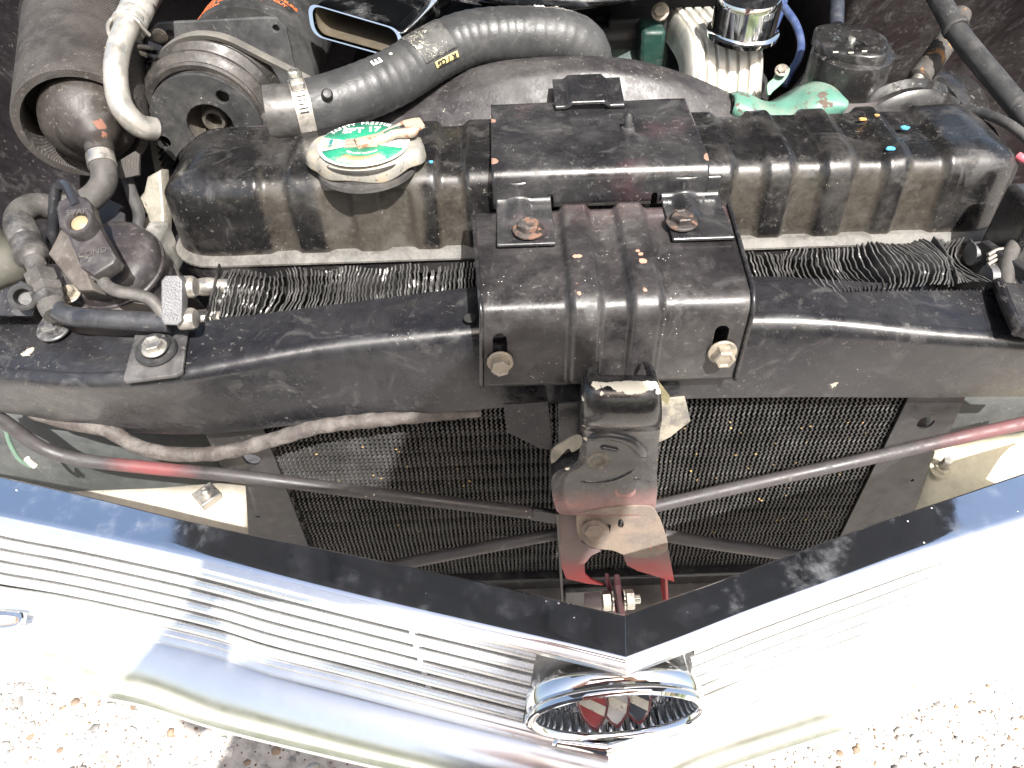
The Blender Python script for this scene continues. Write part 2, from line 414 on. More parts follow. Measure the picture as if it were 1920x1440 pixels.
# ============================================================ radiator
YF, YB, ZT, ZB = .490, .583, -.280, -.343       # tank front, back, top, foot (heights below the lens)
XL = PY(303, 430, YF).x; XR = PY(1908, 400, YF).x
rad = thing('radiator', 'black radiator with a ribbed top tank dusted with tan dirt', 'radiator', (0, .53, CH-.75))
path = rpath([(YB, CH+ZB), (YB, CH+ZT), (YF+.004, CH+ZT), (YF, CH+ZB)], [.012, .022], 7)
path = densify([Vector(p).to_3d() for p in path], .006)
def ux(u, v=385): return PY(u, v, YF).x
ribs = [(ux(487), ux(538)), (ux(603), ux(657)), (ux(716), ux(770)), (ux(822), ux(872)), (ux(1372), ux(1430)), (ux(1480), ux(1537)), (ux(1592), ux(1648)), (ux(1690), ux(1758))]
Rr = .034
capP = PZ(682, 268, -.262)
def tank_disp(x, i, y, z):
    d = 0
    for a, b in ribs:
        d -= .0042*sstep(a-.003, a+.003, x)*(1-sstep(b-.003, b+.003, x))
    e = min(x-XL, XR-x)
    if e < Rr: d = d*(e/Rr) - (Rr*.75-.75*sqrt(max(0, Rr*Rr-(Rr-e)**2)))
    # flat seat pressed round the filler neck
    q = sqrt((x-capP.x)**2+(y-capP.y)**2)
    k = 1-sstep(.040, .052, q)
    if z > CH+ZT-.012: d = d*(1-k)
    d += .0006*noise.noise(Vector((x*40, y*40, z*40)))
    return d
def tank_xs(a, b):
    ts = [a+(Rr)*(1-cos(k/14*pi/2)) for k in range(15)]; te = [b-(Rr)*(1-cos(k/14*pi/2)) for k in range(14, -1, -1)]
    mid = [a+Rr+(b-a-2*Rr)*k/300 for k in range(1, 300)]
    return ts+mid+te
tko = sweepx('top_tank', path, lambda i: XL, lambda i: XR, 0, tank_disp, M_tank, rad, caps=True, xs=tank_xs)
at_ = tko.data.attributes.new('dustmask', 'FLOAT', 'POINT'); ro_ = wloc(tko)
for v in tko.data.vertices:
    p = v.co+ro_; q = sqrt((p.x-capP.x)**2+(p.y-capP.y)**2); f = 0
    for a, b in ribs:
        t = sstep(a-.004, a+.001, p.x)*(1-sstep(b-.001, b+.004, p.x)); front = 1-sstep(YF+.004, YF+.02, p.y)
        f = max(f, t*(.25+.45*front))
        f = max(f, .55*max(0, 1-abs(p.x-a)/.004), .45*max(0, 1-abs(p.x-b)/.004))
    if p.y < YF+.03: f = max(f, .8*(1-sstep(.037, .048, q)))
    else: f = max(f, .6*(1-sstep(.036, .05, q)))
    f = max(f, .8*(1-sstep(CH+ZB, CH+ZB+.010, p.z)), .12*sstep(XR-.10, XR-.02, p.x))
    at_.data[v.index].value = f
# flange and header below the tank
def rrect(xl, xr, yf, yb, z, r, n=6):
    out = []
    for cx, cy, a0 in ((xr-r, yf+r, -pi/2), (xr-r, yb-r, 0), (xl+r, yb-r, pi/2), (xl+r, yf+r, pi)):
        for k in range(n+1): a = a0+pi/2*k/n; out.append(V(cx+r*cos(a), cy+r*sin(a), z))
    return out
def rings(name, zs, mat_, parent, xl, xr, yf, yb, r):
    rows = [rrect(xl-e, xr+e, yf-e, yb+e, CH+z, r+e) for z, e in zs]
    vs, fs = grid_geo(rows, cu=True); m = len(rows[0]); fs += [tuple(range(m)), tuple(len(vs)-m+i for i in range(m))]
    return mesh(name, vs, fs, mat_, parent, True, 40)
rings('seam_flange', [(ZB+.0015, .001), (ZB-.001, .004), (ZB-.003, .0065), (ZB-.0045, .0065), (ZB-.0055, .005)], M_flange, rad, XL, XR, YF, YB, .03)
rings('header_plate', [(ZB-.0055, .004), (ZB-.018, .003), (ZB-.019, -.002)], M_black, rad, XL, XR, YF, YB, .03)
box('radiator_core', (XL/2+XR/2, .535, CH-.55), (XR-XL)/2-.012, .035, .187, M_core, rad)
box('bottom_tank', (XL/2+XR/2, .535, CH-.76), (XR-XL)/2, .042, .03, M_black, rad, .01)
lathe('filler_neck', [(.036, -.001), (.0355, .002), (.0315, .003), (.031, .010), (.033, .0115), (.033, .0135), (.027, .0135), (.027, .0)], V(capP.x, capP.y, CH+ZT), (0, 0, 1), M_rubd, rad, 48)
# hose outlet of the radiator (rear left)
M_bs, M_os = mat('blue_paint_speck', (.10, .38, .62), .5), mat('orange_paint_speck', (.55, .30, .10), .6)
for u, v, sx_, m_ in ((1697, 238, .0042, M_bs), (1671, 277, .0036, M_bs), (808, 302, .0018, M_bs), (1008, 121, .0, M_bs), (1618, 222, .0030, M_os), (1644, 215, .0026, M_os)):
    if not sx_: continue
    c_ = PZ(u, v, ZT+.0008); R7 = random.Random(u)
    pts_ = [c_+V(cos(a)*sx_*R7.uniform(.6, 1.1), sin(a)*sx_*R7.uniform(.35, .7), 0) for a in [2*pi*k/11 for k in range(11)]]
    join_geo('paint_speck', [hull_prism(pts_, V(0, 0, -.0012))], m_, rad, smooth=False)
# ============================================================ radiator cap
cap = thing('pressure_cap', 'worn round radiator cap with a green and white label and a rusty lever', 'radiator cap', V(capP.x, capP.y, CH+ZT+.0135))
M_capm = mat('worn_cap_metal', (.40, .385, .345), .42, metal=.4, dust=((.30, .23, .14), .85, 90, .45, .62), rust=((.10, .07, .04), .60, 260), bump=(300, .4))
M_lever = mat('rusty_cap_lever', (.34, .31, .265), .45, metal=.35, dust=((.42, .32, .22), .95, 70, .38, .6), rust=((.25, .13, .08), .56, 120), bump=(300, .6))
cz = CH+ZT+.0145
def ear(a, r):
    # two broad ears left and right, rounder lobes front and back
    e = 0
    for c0 in (pi*.98, 0.02):
        d = abs((a-c0+pi) % (2*pi)-pi); e = max(e, .13*(1-sstep(.30, .62, d)))
    return (1+e) if r > .024 else 1
CX, CYY = capP.x, capP.y
def cdisc(rows_):
    rows = []
    for r, z in rows_: rows.append([V(CX+r*cos(a)*ear(a, r), CYY+.002+r*sin(a)*ear(a, r)*.90, cz+z-.001-.0016*sin(a*5+1)*(1 if z < 0 else 0)) for a in [2*pi*k/96 for k in range(96)]])
    vs, fs = grid_geo(rows, cu=True); fs.append(tuple(len(vs)-96+i for i in range(96))); return vs, fs
join_geo('cap_shell', [cdisc([(.033, -.0080), (.0365, -.0095), (.0375, -.0090), (.0378, -.0080), (.0372, -.003), (.0362, .0002), (.0345, .0018), (.032, .0024), (.020, .0030), (.001, .0030)])], M_capm, cap, sharp=60)
M_green = mat('green_cap_label', (.02, .23, .13), .4, dust=((.45, .44, .38), .55, 120, .5, .7), rv=.1)
M_lab = mat('white_cap_label', (.60, .60, .57), .45, dust=((.55, .45, .3), .5, 110, .55, .72), var=.04)
M_yel = mat('faded_yellow_band', (.55, .42, .20), .5, dust=((.7, .66, .56), .6, 90), var=.15)
def sector(name, r0, r1, a0, a1, z, m, n=28):
    rows = [[V(CX+r*cos(a0+(a1-a0)*k/n), CYY+r*sin(a0+(a1-a0)*k/n), cz+z) for k in range(n+1)] for r in (r0, (r0+r1)/2, r1)]
    return sheet(name, rows, m, cap, th=.0003, up=(0, 0, 1))
sector('cap_label', .0005, .0325, 0, 2*pi, .0031, M_lab, 60)
rd = radians
sector('green_panel', .004, .0315, rd(20), rd(160), .0034, M_green)
sector('green_panel', .004, .0300, rd(-160), rd(-18), .0034, M_green)
sector('yellow_band', .0190, .0290, rd(-125), rd(-52), .0037, M_yel)
sector('brand_ring', .0215, .0232, 0, 6.28, .0037, M_yel, 8).hide_render = False
bpy.data.objects.remove([o for o in cap.children if o.name.startswith('brand_ring')][0])
up = V(0, 0, 1)
ringc = V(CX-.0235, CYY+.001, cz+.0038)
vsr = [[ringc+V((.0048+dr)*cos(a)*.85, (.0058+dr)*sin(a), 0) for a in [2*pi*k/28 for k in range(29)]] for dr in (-.0008, .0006)]
sheet('brand_ring', vsr, M_yel, cap, th=.0003, up=up)
text('brand_lettering', 'TEXACO', ringc+V(0, 0, .0003), V(0, -1, 0), up, .0033, mat('blue_green_ink', (.02, .22, .22), .5), cap, bold=.0001)
text('cap_lettering', 'SPT 17', V(CX-.0035, CYY+.0185, cz+.0040), V(1, .06, 0), up, .0095, M_white, cap, bold=.0003)
LET = []
for i, ch in enumerate('SAFETY PRESSURE'):
    if ch == ' ': continue
    a = rd(146-i*6.9); LET.append(text('cap_lettering', ch, V(CX+.0288*cos(a), CYY+.0288*sin(a), cz+.0040), V(sin(a), -cos(a), 0), up, .0047, M_white, cap, bold=.0001))
join_objs(LET, 'rim_lettering'); LET = []
for i, ch in enumerate('OPEN AWAY CAREFULLY'):
    if ch == ' ': continue
    a = rd(-128+i*4.4); LET.append(text('cap_lettering', ch, V(CX+.0158*cos(a), CYY+.0158*sin(a), cz+.0040), V(-sin(a), cos(a), 0), up, .0026, M_white, cap))
join_objs(LET, 'small_lettering')
# lever: a raised strap from the centre to beyond the right ear, with a slot and a turned side
la = rd(20); lx = V(cos(la), sin(la), 0); ly = V(-sin(la), cos(la), 0)
def LP(a, b, c): return V(CX, CYY, cz)+lx*a+ly*b+V(0, 0, c)
rows = []
for s in [i/26 for i in range(27)]:
    a = -.006+s*.050; wl = .0040+.0045*sstep(.55, .8, s)*(1 if s < .96 else .8); zt = .0066+.0028*sstep(.3, .6, s)
    b0 = -.002+.003*s
    row = [LP(a, b0-wl-.0005, zt-.0045*(1-sstep(.8, .95, s))), LP(a, b0-wl, zt-.0009), LP(a, b0-wl+.0012, zt)]
    row += [LP(a, b0-wl+.0012+(2*wl-.0024)*k/6, zt+.0004*sin(pi*k/6)) for k in range(1, 6)]
    row += [LP(a, b0+wl-.0012, zt), LP(a, b0+wl, zt-.001)]
    rows.append(row)
vs, fs = grid_geo(rows); m_ = len(rows[0])
fs = [f for k, f in enumerate(fs) if not (11 <= k//(m_-1) <= 18 and 3 <= k % (m_-1) <= 5)]
lv = mesh('lever', vs, fs, M_lever, cap, True, 50, fix=False); solid(lv, .0011, -1)
plate('pivot_plate', None, LP(-.001, 0, .0042), (0, 0, 1), .0016, M_lever, cap, raw=[(-.012, -.006), (.011, -.006), (.011, .0045), (-.012, .0045)])
lathe('rivet', [(.0019, 0), (.0019, .0008), (.0012, .0015), (.0001, .0017)], LP(.0015, -.001, .0050), (0, 0, 1), M_lever, cap, 14)
# ============================================================ upper hold-down bracket
zt_ = CH-.2735
upb = thing('radiator_hold_down', 'glossy black sheet metal bracket folded over the middle of the radiator tank', 'bracket', V(.07, .53, CH-.28))
uxl = PY(922, 330, .484).x; uxr = PY(1332, 320, .484).x
pth = rpath([(.586, zt_), (.484, zt_), (.4835, CH-.3040)], [.019], 10); pth = densify([Vector(p).to_3d() for p in pth], .004)
def updisp(x, i, y, z): return .0006*noise.noise(Vector((x*25, y*25, z*25+5)))
M_upb = mat('hold_down_enamel', (.017, .017, .019), .27, dust=((.13, .12, .12), .4, 18), flecks=((.42, .38, .34), 420, .12, .60), bump=(420, .1), coat=.35,
            two=((.040, .022, .026), 'noise', (16, .56, .70)), rust=((.28, .15, .10), .72, 120), spots=((.26, .15, .11), [(V(PZ(1330, 290, -.273)), .004), (V(PZ(925, 300, -.273)), .0035), (V(PZ(922, 225, -.273)), .003)], .006))
upo = sweepx('bracket_plate', pth, lambda i: uxl, lambda i: uxr, 90, updisp, M_upb, upb, th=.0022)
# tabs with flared gussets reaching forward
def tab(u0, u1, us):
    xa = PY(u0, 400, .47).x; xb = PY(u1, 400, .47).x; xc = (xa+xb)/2
    path = rpath([(.4846, CH-.284), (.4846, CH-.3000), (.4315, CH-.2990)], [.012], 10); path = densify([Vector(p).to_3d() for p in path], .0025)
    def dsp(x, i, y, z):
        # gusset pressed across the bend
        q = abs((x-xc+.004)/.010); t = max(0, 1-((y-.470)/.016)**2)
        return .0 if q > 1 else .006*(cos(q*pi)*.5+.5)*t
    sweepx('tab', path, lambda i: xa, lambda i: xb, 40, dsp, M_upb, upb, th=.0022)
    return xa, xb
tab(931, 1035, 0); tab(1243, 1352, 0)
# rubber clip plate at the back, with a pin and a little hole
cl0 = PZ(1043, 235, -.268); 
clx0, clx1 = PZ(1045, 225, -.268).x, PZ(1178, 215, -.268).x
def cdsp(x, i, y, z):
    t = (x-clx0)/(clx1-clx0); return .0035*sstep(.14, .24, t)*(1-sstep(.70, .80, t))
sweepx('clip', densify([V(.606, CH-.2635, 0), V(.570, CH-.2695, 0)], .003), lambda i: clx0, lambda i: clx1, 60, cdsp, M_upb, upb, th=.003)
pin = PZ(1177, 244, -.2735)
lathe('stud', [(.0055, 0), (.005, .002), (.0032, .003), (.0027, .011), (.0012, .013)], pin, (0, 0, 1), M_rubber, upb, 16)
hp = PZ(1065, 248, -.2735)
lathe('hole', [(.0048, .0001), (.0044, .0006), (.0038, .0004), (.0036, -.0015)], hp, (0, 0, 1), M_dark, upb, 18)
# ============================================================ hood latch bracket over the crossmember
lb = thing('latch_bracket', 'wide black bracket with two pressed ribs bolted on the crossmember', 'bracket', V(.1, .42, CH-.38))
bz = CH-.3015
bpath = rpath([(.474, bz+.0005), (.3735, bz-.005), (.3725, CH-.3745)], [.0135], 10); bpath = densify([Vector(p).to_3d() for p in bpath], .0028)
nb = len(bpath)
def bx(i, ua, ub, uc):
    p = bpath[i]
    v_ = (ua, 400) if p.x > .42 else None
    s = i/(nb-1)
    return None
BL = [PY(890, 402, .474).x, PY(905, 575, .3735).x, PY(905, 715, .3725).x]; BR = [PY(1362, 387, .474).x, PY(1412, 565, .3735).x, PY(1376, 702, .3725).x]
kf = next(i for i, p in enumerate(bpath) if p.x < .376)
def bxl(i): return BL[0]+(BL[1]-BL[0])*min(1, i/kf) if i <= kf else BL[1]+(BL[2]-BL[1])*(i-kf)/(nb-1-kf)
def bxr(i): return BR[0]+(BR[1]-BR[0])*min(1, i/kf) if i <= kf else BR[1]+(BR[2]-BR[1])*(i-kf)/(nb-1-kf)
rc = [(PY(1083, 480, .42).x, .0105), (PY(1186, 470, .42).x, .0105)]
cx1 = [(PZ(1083, 480, -.303).x+PY(1100, 640, .3725).x)/2, (PZ(1188, 470, -.303).x+PY(1212, 640, .3725).x)/2]
def bdsp(x, i, y, z):
    d = .0004*noise.noise(Vector((x*30, y*30, z*30)))
    s = i/(nb-1); taper = 1-sstep(.965, .99, s)
    for c in cx1:
        q = abs(x-c); d += .0055*(1-sstep(.0068, .0125, q))*taper
    return d
pts_l = [(PY(1085, 545, .385), .0034), (PY(1088, 548, .381), .003), (PY(1078, 480, .43), .002), (PY(1086, 480, .43), .0016), (PY(1080, 528, .39), .0015)]
rz = bz+.005
spot = lambda u, v: PZ(u, v, rz-CH-.002)
M_lb = mat('bracket_enamel', (.018, .0160, .0175), .30, dust=((.15, .135, .122), .55, 16, .34, .72), flecks=((.5, .48, .46), 330, .13, .57), bump=(380, .15), coat=.2,
           two=((.05, .026, .028), 'y', (.440, .480, .04, 'x', .00, .07)),
           spots=((.50, .24, .17), [(spot(1085, 545), .0034), (spot(1087, 553), .0033), (spot(1207, 545), .0036), (spot(1209, 538), .003), (spot(1078, 480), .0019), (spot(1086, 479), .0015), (spot(1202, 475), .0019), (spot(1206, 488), .0024), (spot(1196, 470), .0016), (spot(1082, 528), .0014)], .005))
lbo = sweepx('bracket_plate', bpath, bxl, bxr, 150, bdsp, M_lb, lb, th=.0022)
# slots cut in the front face
def cut(o, geos):
    c = join_geo('cutter', geos, None, None)
    m = o.modifiers.new('cut', 'BOOLEAN'); m.operation = 'DIFFERENCE'; m.solver = 'EXACT'; m.object = c
    bpy.context.view_layer.update()
    dg = bpy.context.evaluated_depsgraph_get(); me = bpy.data.meshes.new_from_object(o.evaluated_get(dg))
    o.modifiers.clear(); o.data = me
    bpy.data.objects.remove(c)
def slot_geo(u, v0, v1, y, r):
    a = PY(u, v0, y); b = PY(u, v1, y); pts = []
    for k in range(9): an = pi*k/8; pts.append(V(a.x+r*cos(an), y-.01, a.z+r*sin(an)))
    for k in range(9): an = pi+pi*k/8; pts.append(V(a.x+r*cos(an), y-.01, b.z+r*sin(an)))
    return hull_prism(pts, V(0, .02, 0))
cut(lbo, [slot_geo(937, 638, 690, .3725, .0046), slot_geo(1354, 622, 668, .3725, .0046)])
cut(upo, [slot_geo(1031, 372, 400, .484, .0022), slot_geo(1227, 366, 396, .484, .0022)])
# side flanges, edge on
for nm, fx, s in (('side_flange', bxl, -1), ('side_flange', bxr, 1)):
    outer_ = []; 
    for i in range(0, nb, 2):
        p = bpath[i]; t = (bpath[min(i+1, nb-1)]-bpath[max(i-1, 0)]).normalized()
        outer_.append((V(fx(i)+s*.0012, p.x+t.y*.0025, p.y-t.x*.0025), V(fx(i)+s*.0012, p.x-t.y*.009, p.y+t.x*.009)))
    rows = [[a.lerp(b, k/3) for a, b in outer_] for k in range(4)]
    sheet(nm, rows, M_black, lb, th=.0024)
BB = M_boltz
def topz(u, v, z): return PZ(u, v, z)
bolt(topz(991, 432, -.2968), (0, -.02, 1), .0078, M_boltr, lb, washer=1.4, h=.85)
bolt(topz(1278, 417, -.2968), (0, -.02, 1), .0078, M_boltr, lb, washer=1.4, h=.85, rot=.1)
bolt(PY(938, 678, .3715), (0, -1, .05), .0066, M_boltz, lb, washer=1.35, h=1.3)
bolt(PY(1354, 660, .3715), (0, -1, .05), .0072, M_boltz, lb, washer=1.35, h=1.3, rot=0)
# ============================================================ crossmember (upper tie bar)
tb = thing('upper_tie_bar', 'long bowed black crossmember with a rolled front edge across the condenser', 'crossmember', V(0, .39, CH-.4))
M_bar = mat('tie_bar_enamel', (.014, .0140, .0175), .24, dust=((.07, .066, .062), .45, 11, .34, .75), flecks=((.4, .38, .36), 300, .12, .62), bump=(330, .07), coat=.25,
            spots=((.42, .37, .28), [(PY(1563, 727, .381), .0035), (PY(60, 670, .392), .006), (PY(85, 680, .392), .004)], .012))
N_ = 90
def pc(pts, fn, n=N_): return [fn(p) for p in spline([V(a, b, 0) for a, b in pts], n)]
A = pc([(-60, 592), (60, 600), (120, 622), (200, 634), (255, 630), (330, 618), (400, 603), (600, 577), (890, 541), (1100, 528), (1415, 521), (1600, 530), (1840, 545), (1882, 556), (2000, 570)], lambda p: PZ(p.x, p.y, -.334-.012*abs((p.x-1100)/1100)**1.5))
B = pc([(-60, 700), (60, 712), (180, 718), (330, 706), (480, 678), (640, 650), (890, 624), (1100, 610), (1415, 602), (1560, 608), (1750, 630), (1915, 643), (2000, 650)], lambda p: PZ(p.x, p.y, -.337-.012*abs((p.x-1100)/1100)**1.5))
C = pc([(-60, 765), (60, 778), (130, 795), (240, 808), (360, 812), (460, 805), (640, 785), (890, 766), (1090, 750), (1280, 745), (1500, 742), (1700, 743), (1920, 741), (2000, 741)], lambda p: PY(p.x, p.y, .384))
rows = []
for a, b, c in zip(A, B, C):
    seq = [a+V(0, .0005, -.008), a]+[a.lerp(b, k/6) for k in range(1, 6)]+corner(a, b, c, .0115, 8)+[b.lerp(c, .3), b.lerp(c, .6), b.lerp(c, .9), c, c+V(0, .006, -.001)]
    rows.append(seq)
sheet('tie_bar_panel', rows, M_bar, tb, th=.002, up=(0, -1, 1), sharp=60)
bolt(PZ(101, 618, -.3385), (0, -.15, 1), .0078, mat('dusty_black_bolt', (.05, .05, .055), .35, dust=((.30, .27, .23), .8, 120)), tb, washer=1.4, h=.9)
hb = PZ(881, 597, -.332)
lathe('hole', [(.0042, .0004), (.0036, .0010), (.003, .0006), (.0028, -.001)], hb, (0, -.1, 1), M_dark, tb, 18)
# left hold down pad
pad = thing('rubber_mount_plate', 'small black square plate with a rubber washer bolted on the left of the crossmember', 'mounting plate', PZ(295, 665, -.343))
pn = V(0, -.12, 1)
plate('plate', [(258, 622), (354, 606), (341, 698), (330, 704), (238, 716), (235, 712)], PZ(295, 660, -.3385), pn, .003, mat('mount_plate_paint', (.045, .043, .046), .4, dust=((.24, .22, .20), .6, 40, .35, .65)), pad, b=.0008)
pc_ = PZ(295, 660, -.3368)
lathe('rubber_washer', [(.0128, 0), (.0136, .002), (.0128, .0042), (.0098, .0048), (.0104, .0066), (.0092, .0082), (.006, .0085)], pc_, pn, M_rubber, pad, 32)
bolt(PZ(290, 653, -.3290), pn, .0062, M_steel, pad, washer=1.3, h=1.0)
# right end piece
re = thing('fender_brace', 'dark steel brace ending at the right of the crossmember', 'brace', PZ(1900, 600, -.345))
plate('brace_plate', [(1868, 532), (1990, 545), (1990, 660), (1902, 622)], PZ(1900, 590, -.333), (0, -.1, 1), .004, M_purple, re)
tube('rolled_edge', [PZ(1872, 530, -.332), PZ(1888, 575, -.332), PZ(1910, 622, -.332)], .0042, M_black, re)
# ============================================================ condenser
cn = thing('condenser', 'black finned condenser standing behind the grille with its top fins bent over', 'condenser', V(0, .41, CH-.68))
cyf = .402; cxl = PY(500, 800, cyf).x; cxr = PY(1722, 745, cyf).x
ztop, zbot = CH-.385, CH-.664
M_cfin = mat('condenser_fin', (.072, .070, .068), .36, metal=.35, dust=((.15, .143, .135), .6, 30, .4, .65), rv=.1)
vs, fs = [], []
npitch = int((cxr-cxl)/.00385); hz = .0023; nz = int((ztop-zbot)/hz)
for i in range(npitch+1):
    x0 = cxl+i*(cxr-cxl)/npitch; b = len(vs); bend = 0
    for j in range(nz+1):
        z = ztop-j*hz; row = (j*hz) % .0185
        wv = .00085*(1 if j % 2 else -1)+.0007*noise.noise(Vector((x0*60, z*60, 1)))+.0012*max(0, noise.noise(Vector((x0*14, z*22, 9))))
        yo = .0010 if row < .0035 else 0
        yo += .0006*noise.noise(Vector((x0*200, z*90, 2)))
        x = x0+wv
        vs += [(x-.00065, cyf+yo+.0003, z), (x+.00065, cyf+yo, z), (x+.0003, cyf+.010, z)]
    for j in range(nz):
        k = b+j*3
        fs += [(k, k+1, k+4, k+3), (k+1, k+2, k+5, k+4)]
cf = mesh('face_fins', vs, fs, M_cfin, cn, False, fix=False); tag(cf, kind='stuff')
# horizontal tubes behind the fins
tg = []
k = 0; z = ztop-.0015
while z > zbot:
    tg.append(tube_geo([V(cxl-.004, cyf+.007, z), V(cxr+.004, cyf+.007, z)], .0032, 8)); z -= .0185
join_geo('flow_tubes', tg, M_core, cn); cn.children[-1]['kind'] = 'stuff'
box('fin_gap_shade', ((cxl+cxr)/2, cyf+.016, (ztop+zbot)/2), (cxr-cxl)/2+.002, .002, (ztop-zbot)/2, M_dark, cn, 0)  # added dark sheet standing in for the shade between the fins
# top fins, each its own piece
txl = PZ(405, 560, -.338).x; txr = PZ(1832, 500, -.338).x
nf = 195
for i in range(nf+1):
    x0 = txl+(txr-txl)*i/nf; rows = []
    w1 = noise.noise(Vector((x0*16, 0, 4))); w2 = noise.noise(Vector((x0*45, 3, 4)))
    if x0 > PZ(1420, 500, -.338).x: amp = .020
    else: amp = .010
    crush = max(0, noise.noise(Vector((x0*22, 7, 1)))-.05)
    rr = random.Random(i); jit = rr.uniform(-.0008, .0008)
    wd = rr.uniform(-.2, .2)
    for j in range(11):
        y = .463-.047*j/10; t = j/10
        s = sin(t*pi)
        zz = .00035*(1 if j % 2 else -1)
        lean = amp*(w1*1.3+w2*.35)*(0.3+1.0*s)+crush*.02*(t-.5)*s
        zt = CH-.336+.0022*sin(x0*150)*(1-t)-.010*crush*s-rr.uniform(0, .0012)-.004*t+.009*sstep(.14, .34, x0)
        if i % 43 in (11, 12): zt -= .003
        b_ = V(x0+zz, y, CH-.372)
        a_ = V(x0+jit+zz*.9+lean, y+.0015*wd, zt)
        m1 = V(x0+zz+lean*.25, y, CH-.352)
        rows.append([b_, m1, a_, a_+V(.0011, 0, -.0001-.0003*crush)])
    o = sheet('fin', rows, M_fin, cn, th=0, sharp=30)
# end plates
def endplate(x, uv):
    pts = [PY(u, v, y) for u, v, y in uv]
for x_, s_ in ((txl-.003, -1), (txr+.003, 1)):
    g2 = hull_prism([V(x_, .466, CH-.331), V(x_, .412, CH-.341), V(x_, .408, CH-.40), V(x_, .466, CH-.40)], V(.0014*s_, 0, 0))
    bev(join_geo('end_plate', [g2], M_core, cn), .0003)
# tubes on the left end
for v_, y_ in ((538, .452), (598, .424)):
    z_ = (PY(372, v_, y_)).z
    pl = PY(330, v_+2, y_); pr = V(txl+.004, y_, z_)
    tube('inlet_tube', [pl, pr], [.0052, .0052, .0052, .0068, .0068, .0052, .0052], M_steel, cn, n=22)
# return bends at the right
for uu, vv, yy in ((1845, 475, .450), (1845, 520, .424)):
    c0 = V(txr+.003, yy, PY(uu, vv, yy).z)
    pts = [c0+V(.014*sin(a), 0, .0) + V(0, -.009*(1-cos(a)), -.006*(1-cos(a))) for a in [pi*k/10 for k in range(11)]]
    tube('return_bend', [c0-V(.006, 0, 0)]+pts, .0085, mat('return_bend_metal', (.14, .14, .145), .4, metal=.4), cn, n=18)
# perforated side plates
sn = V(0, -1, 0); so_ = V(0, cyf-.003, 0)
plate('side_plate', [(375, 790), (488, 788), (600, 1080), (520, 1070), (445, 1005), (430, 900)], so_, sn, .002, M_purple, cn, holes=[(484, 967, 4), [(455, 855), (465, 850), (482, 853), (490, 860), (482, 870), (465, 868)]])
plate('side_plate', [(1708, 735), (1812, 735), (1702, 985), (1655, 1040), (1570, 1110), (1548, 1060)], so_, sn, .002, M_purple, cn, holes=[(1710, 899, 4), [(1717, 797), (1725, 784), (1742, 780), (1752, 787), (1744, 798), (1728, 803)]])
box('lower_rail', ((cxl+cxr)/2, cyf+.001, CH-.674), (cxr-cxl)/2+.01, .010, .010, M_purple, cn, .002)
# seeds and leaf crumbs caught on the fins
M_seed = mat('dry_seed', (.36, .23, .09), .8, var=.4)
sgv = []
R5 = random.Random(3)
for k in range(90):
    if k < 62: u, v = R5.gauss(1480, 130), R5.uniform(790, 1000)
    else: u, v = R5.gauss(760, 130), R5.uniform(820, 1040)
    p = PY(u, v, cyf-.0012)
    if not (cxl < p.x < cxr and zbot < p.z < ztop): continue
    s = R5.uniform(.0004, .0017); a = R5.uniform(0, 6.28)
    X = V(cos(a), 0, sin(a))*s; Y = V(-sin(a), .3, cos(a))*s*.6
    sgv.append(([p-X, p+Y, p+X, p-Y, p+V(0, -s*.6, 0)], [(0, 1, 4), (1, 2, 4), (2, 3, 4), (3, 0, 4), (0, 3, 2, 1)]))
sd_ = join_geo('seed_debris', sgv, M_seed, None, smooth=False); tag(sd_, 'yellow brown seeds and crumbs caught in the condenser fins', 'debris', kind='stuff')
# ============================================================ lower valance behind the grille
vl = thing('lower_valance', 'dull grey brown panel below the condenser behind the grille', 'panel', V(.05, .36, CH-.72))
rows = [[V(-.42, .43, CH-.676), V(.45, .43, CH-.676)], [V(-.42, .375, CH-.682), V(.45, .375, CH-.682)], [V(-.42, .365, CH-.70), V(.45, .365, CH-.70)], [V(-.42, .36, CH-.72), V(.45, .36, CH-.72)]]
M_val = mat('valance_primer', (.06, .050, .045), .6, dust=((.22, .19, .16), .5, 12))
sheet('valance_panel', rows, M_val, vl, th=.002, up=(0, -1, 1))
# beige trays either side
tl = thing('headlamp_shelf', 'beige painted shelf behind the left of the grille with a square nut', 'shelf', PZ(330, 945, -.46))
M_bg = M_beige
def zr(pts, z): return [PZ(u, v, z) for u, v in pts]
rows = [lin(zr([(110, 918), (440, 905)], -.492), 14), lin(zr([(130, 925), (445, 925)], -.497), 14), lin(zr([(150, 985), (445, 1010)], -.505), 14)]
rows = [lin([PZ(130, 922, -.488), PZ(300, 916, -.492), PZ(460, 903, -.497)], 14), lin([PZ(132, 932, -.490), PZ(300, 928, -.494), PZ(462, 935, -.499)], 14), lin([PZ(130, 1010, -.51), PZ(300, 1030, -.51), PZ(468, 1060, -.51)], 14)]
sheet('shelf_panel', rows, M_bg, tl, th=.002, up=(0, 0, 1))
nn_ = PZ(391, 935, -.4975)
X, Y, N = frame((0, 0, 1))
bev(join_geo('square_nut', [box_geo(nn_+V(0, 0, .0035), V(.006, .006, 0), V(-.006, .006, 0), V(0, 0, .0035))], M_steel, tl), .0008)
lathe('screw_end', [(.0036, 0), (.0036, .004), (.0022, .005), (.0005, .0045)], nn_+V(0, 0, .007), (0, 0, 1), M_steel, tl, 16)
tr = thing('headlamp_shelf', 'cream painted shelf behind the right of the grille with a threaded stud', 'shelf', PZ(1850, 890, -.46))
M_cr = mat('cream_paint', (.56, .52, .38), .5, dust=((.30, .27, .20), .5, 25))
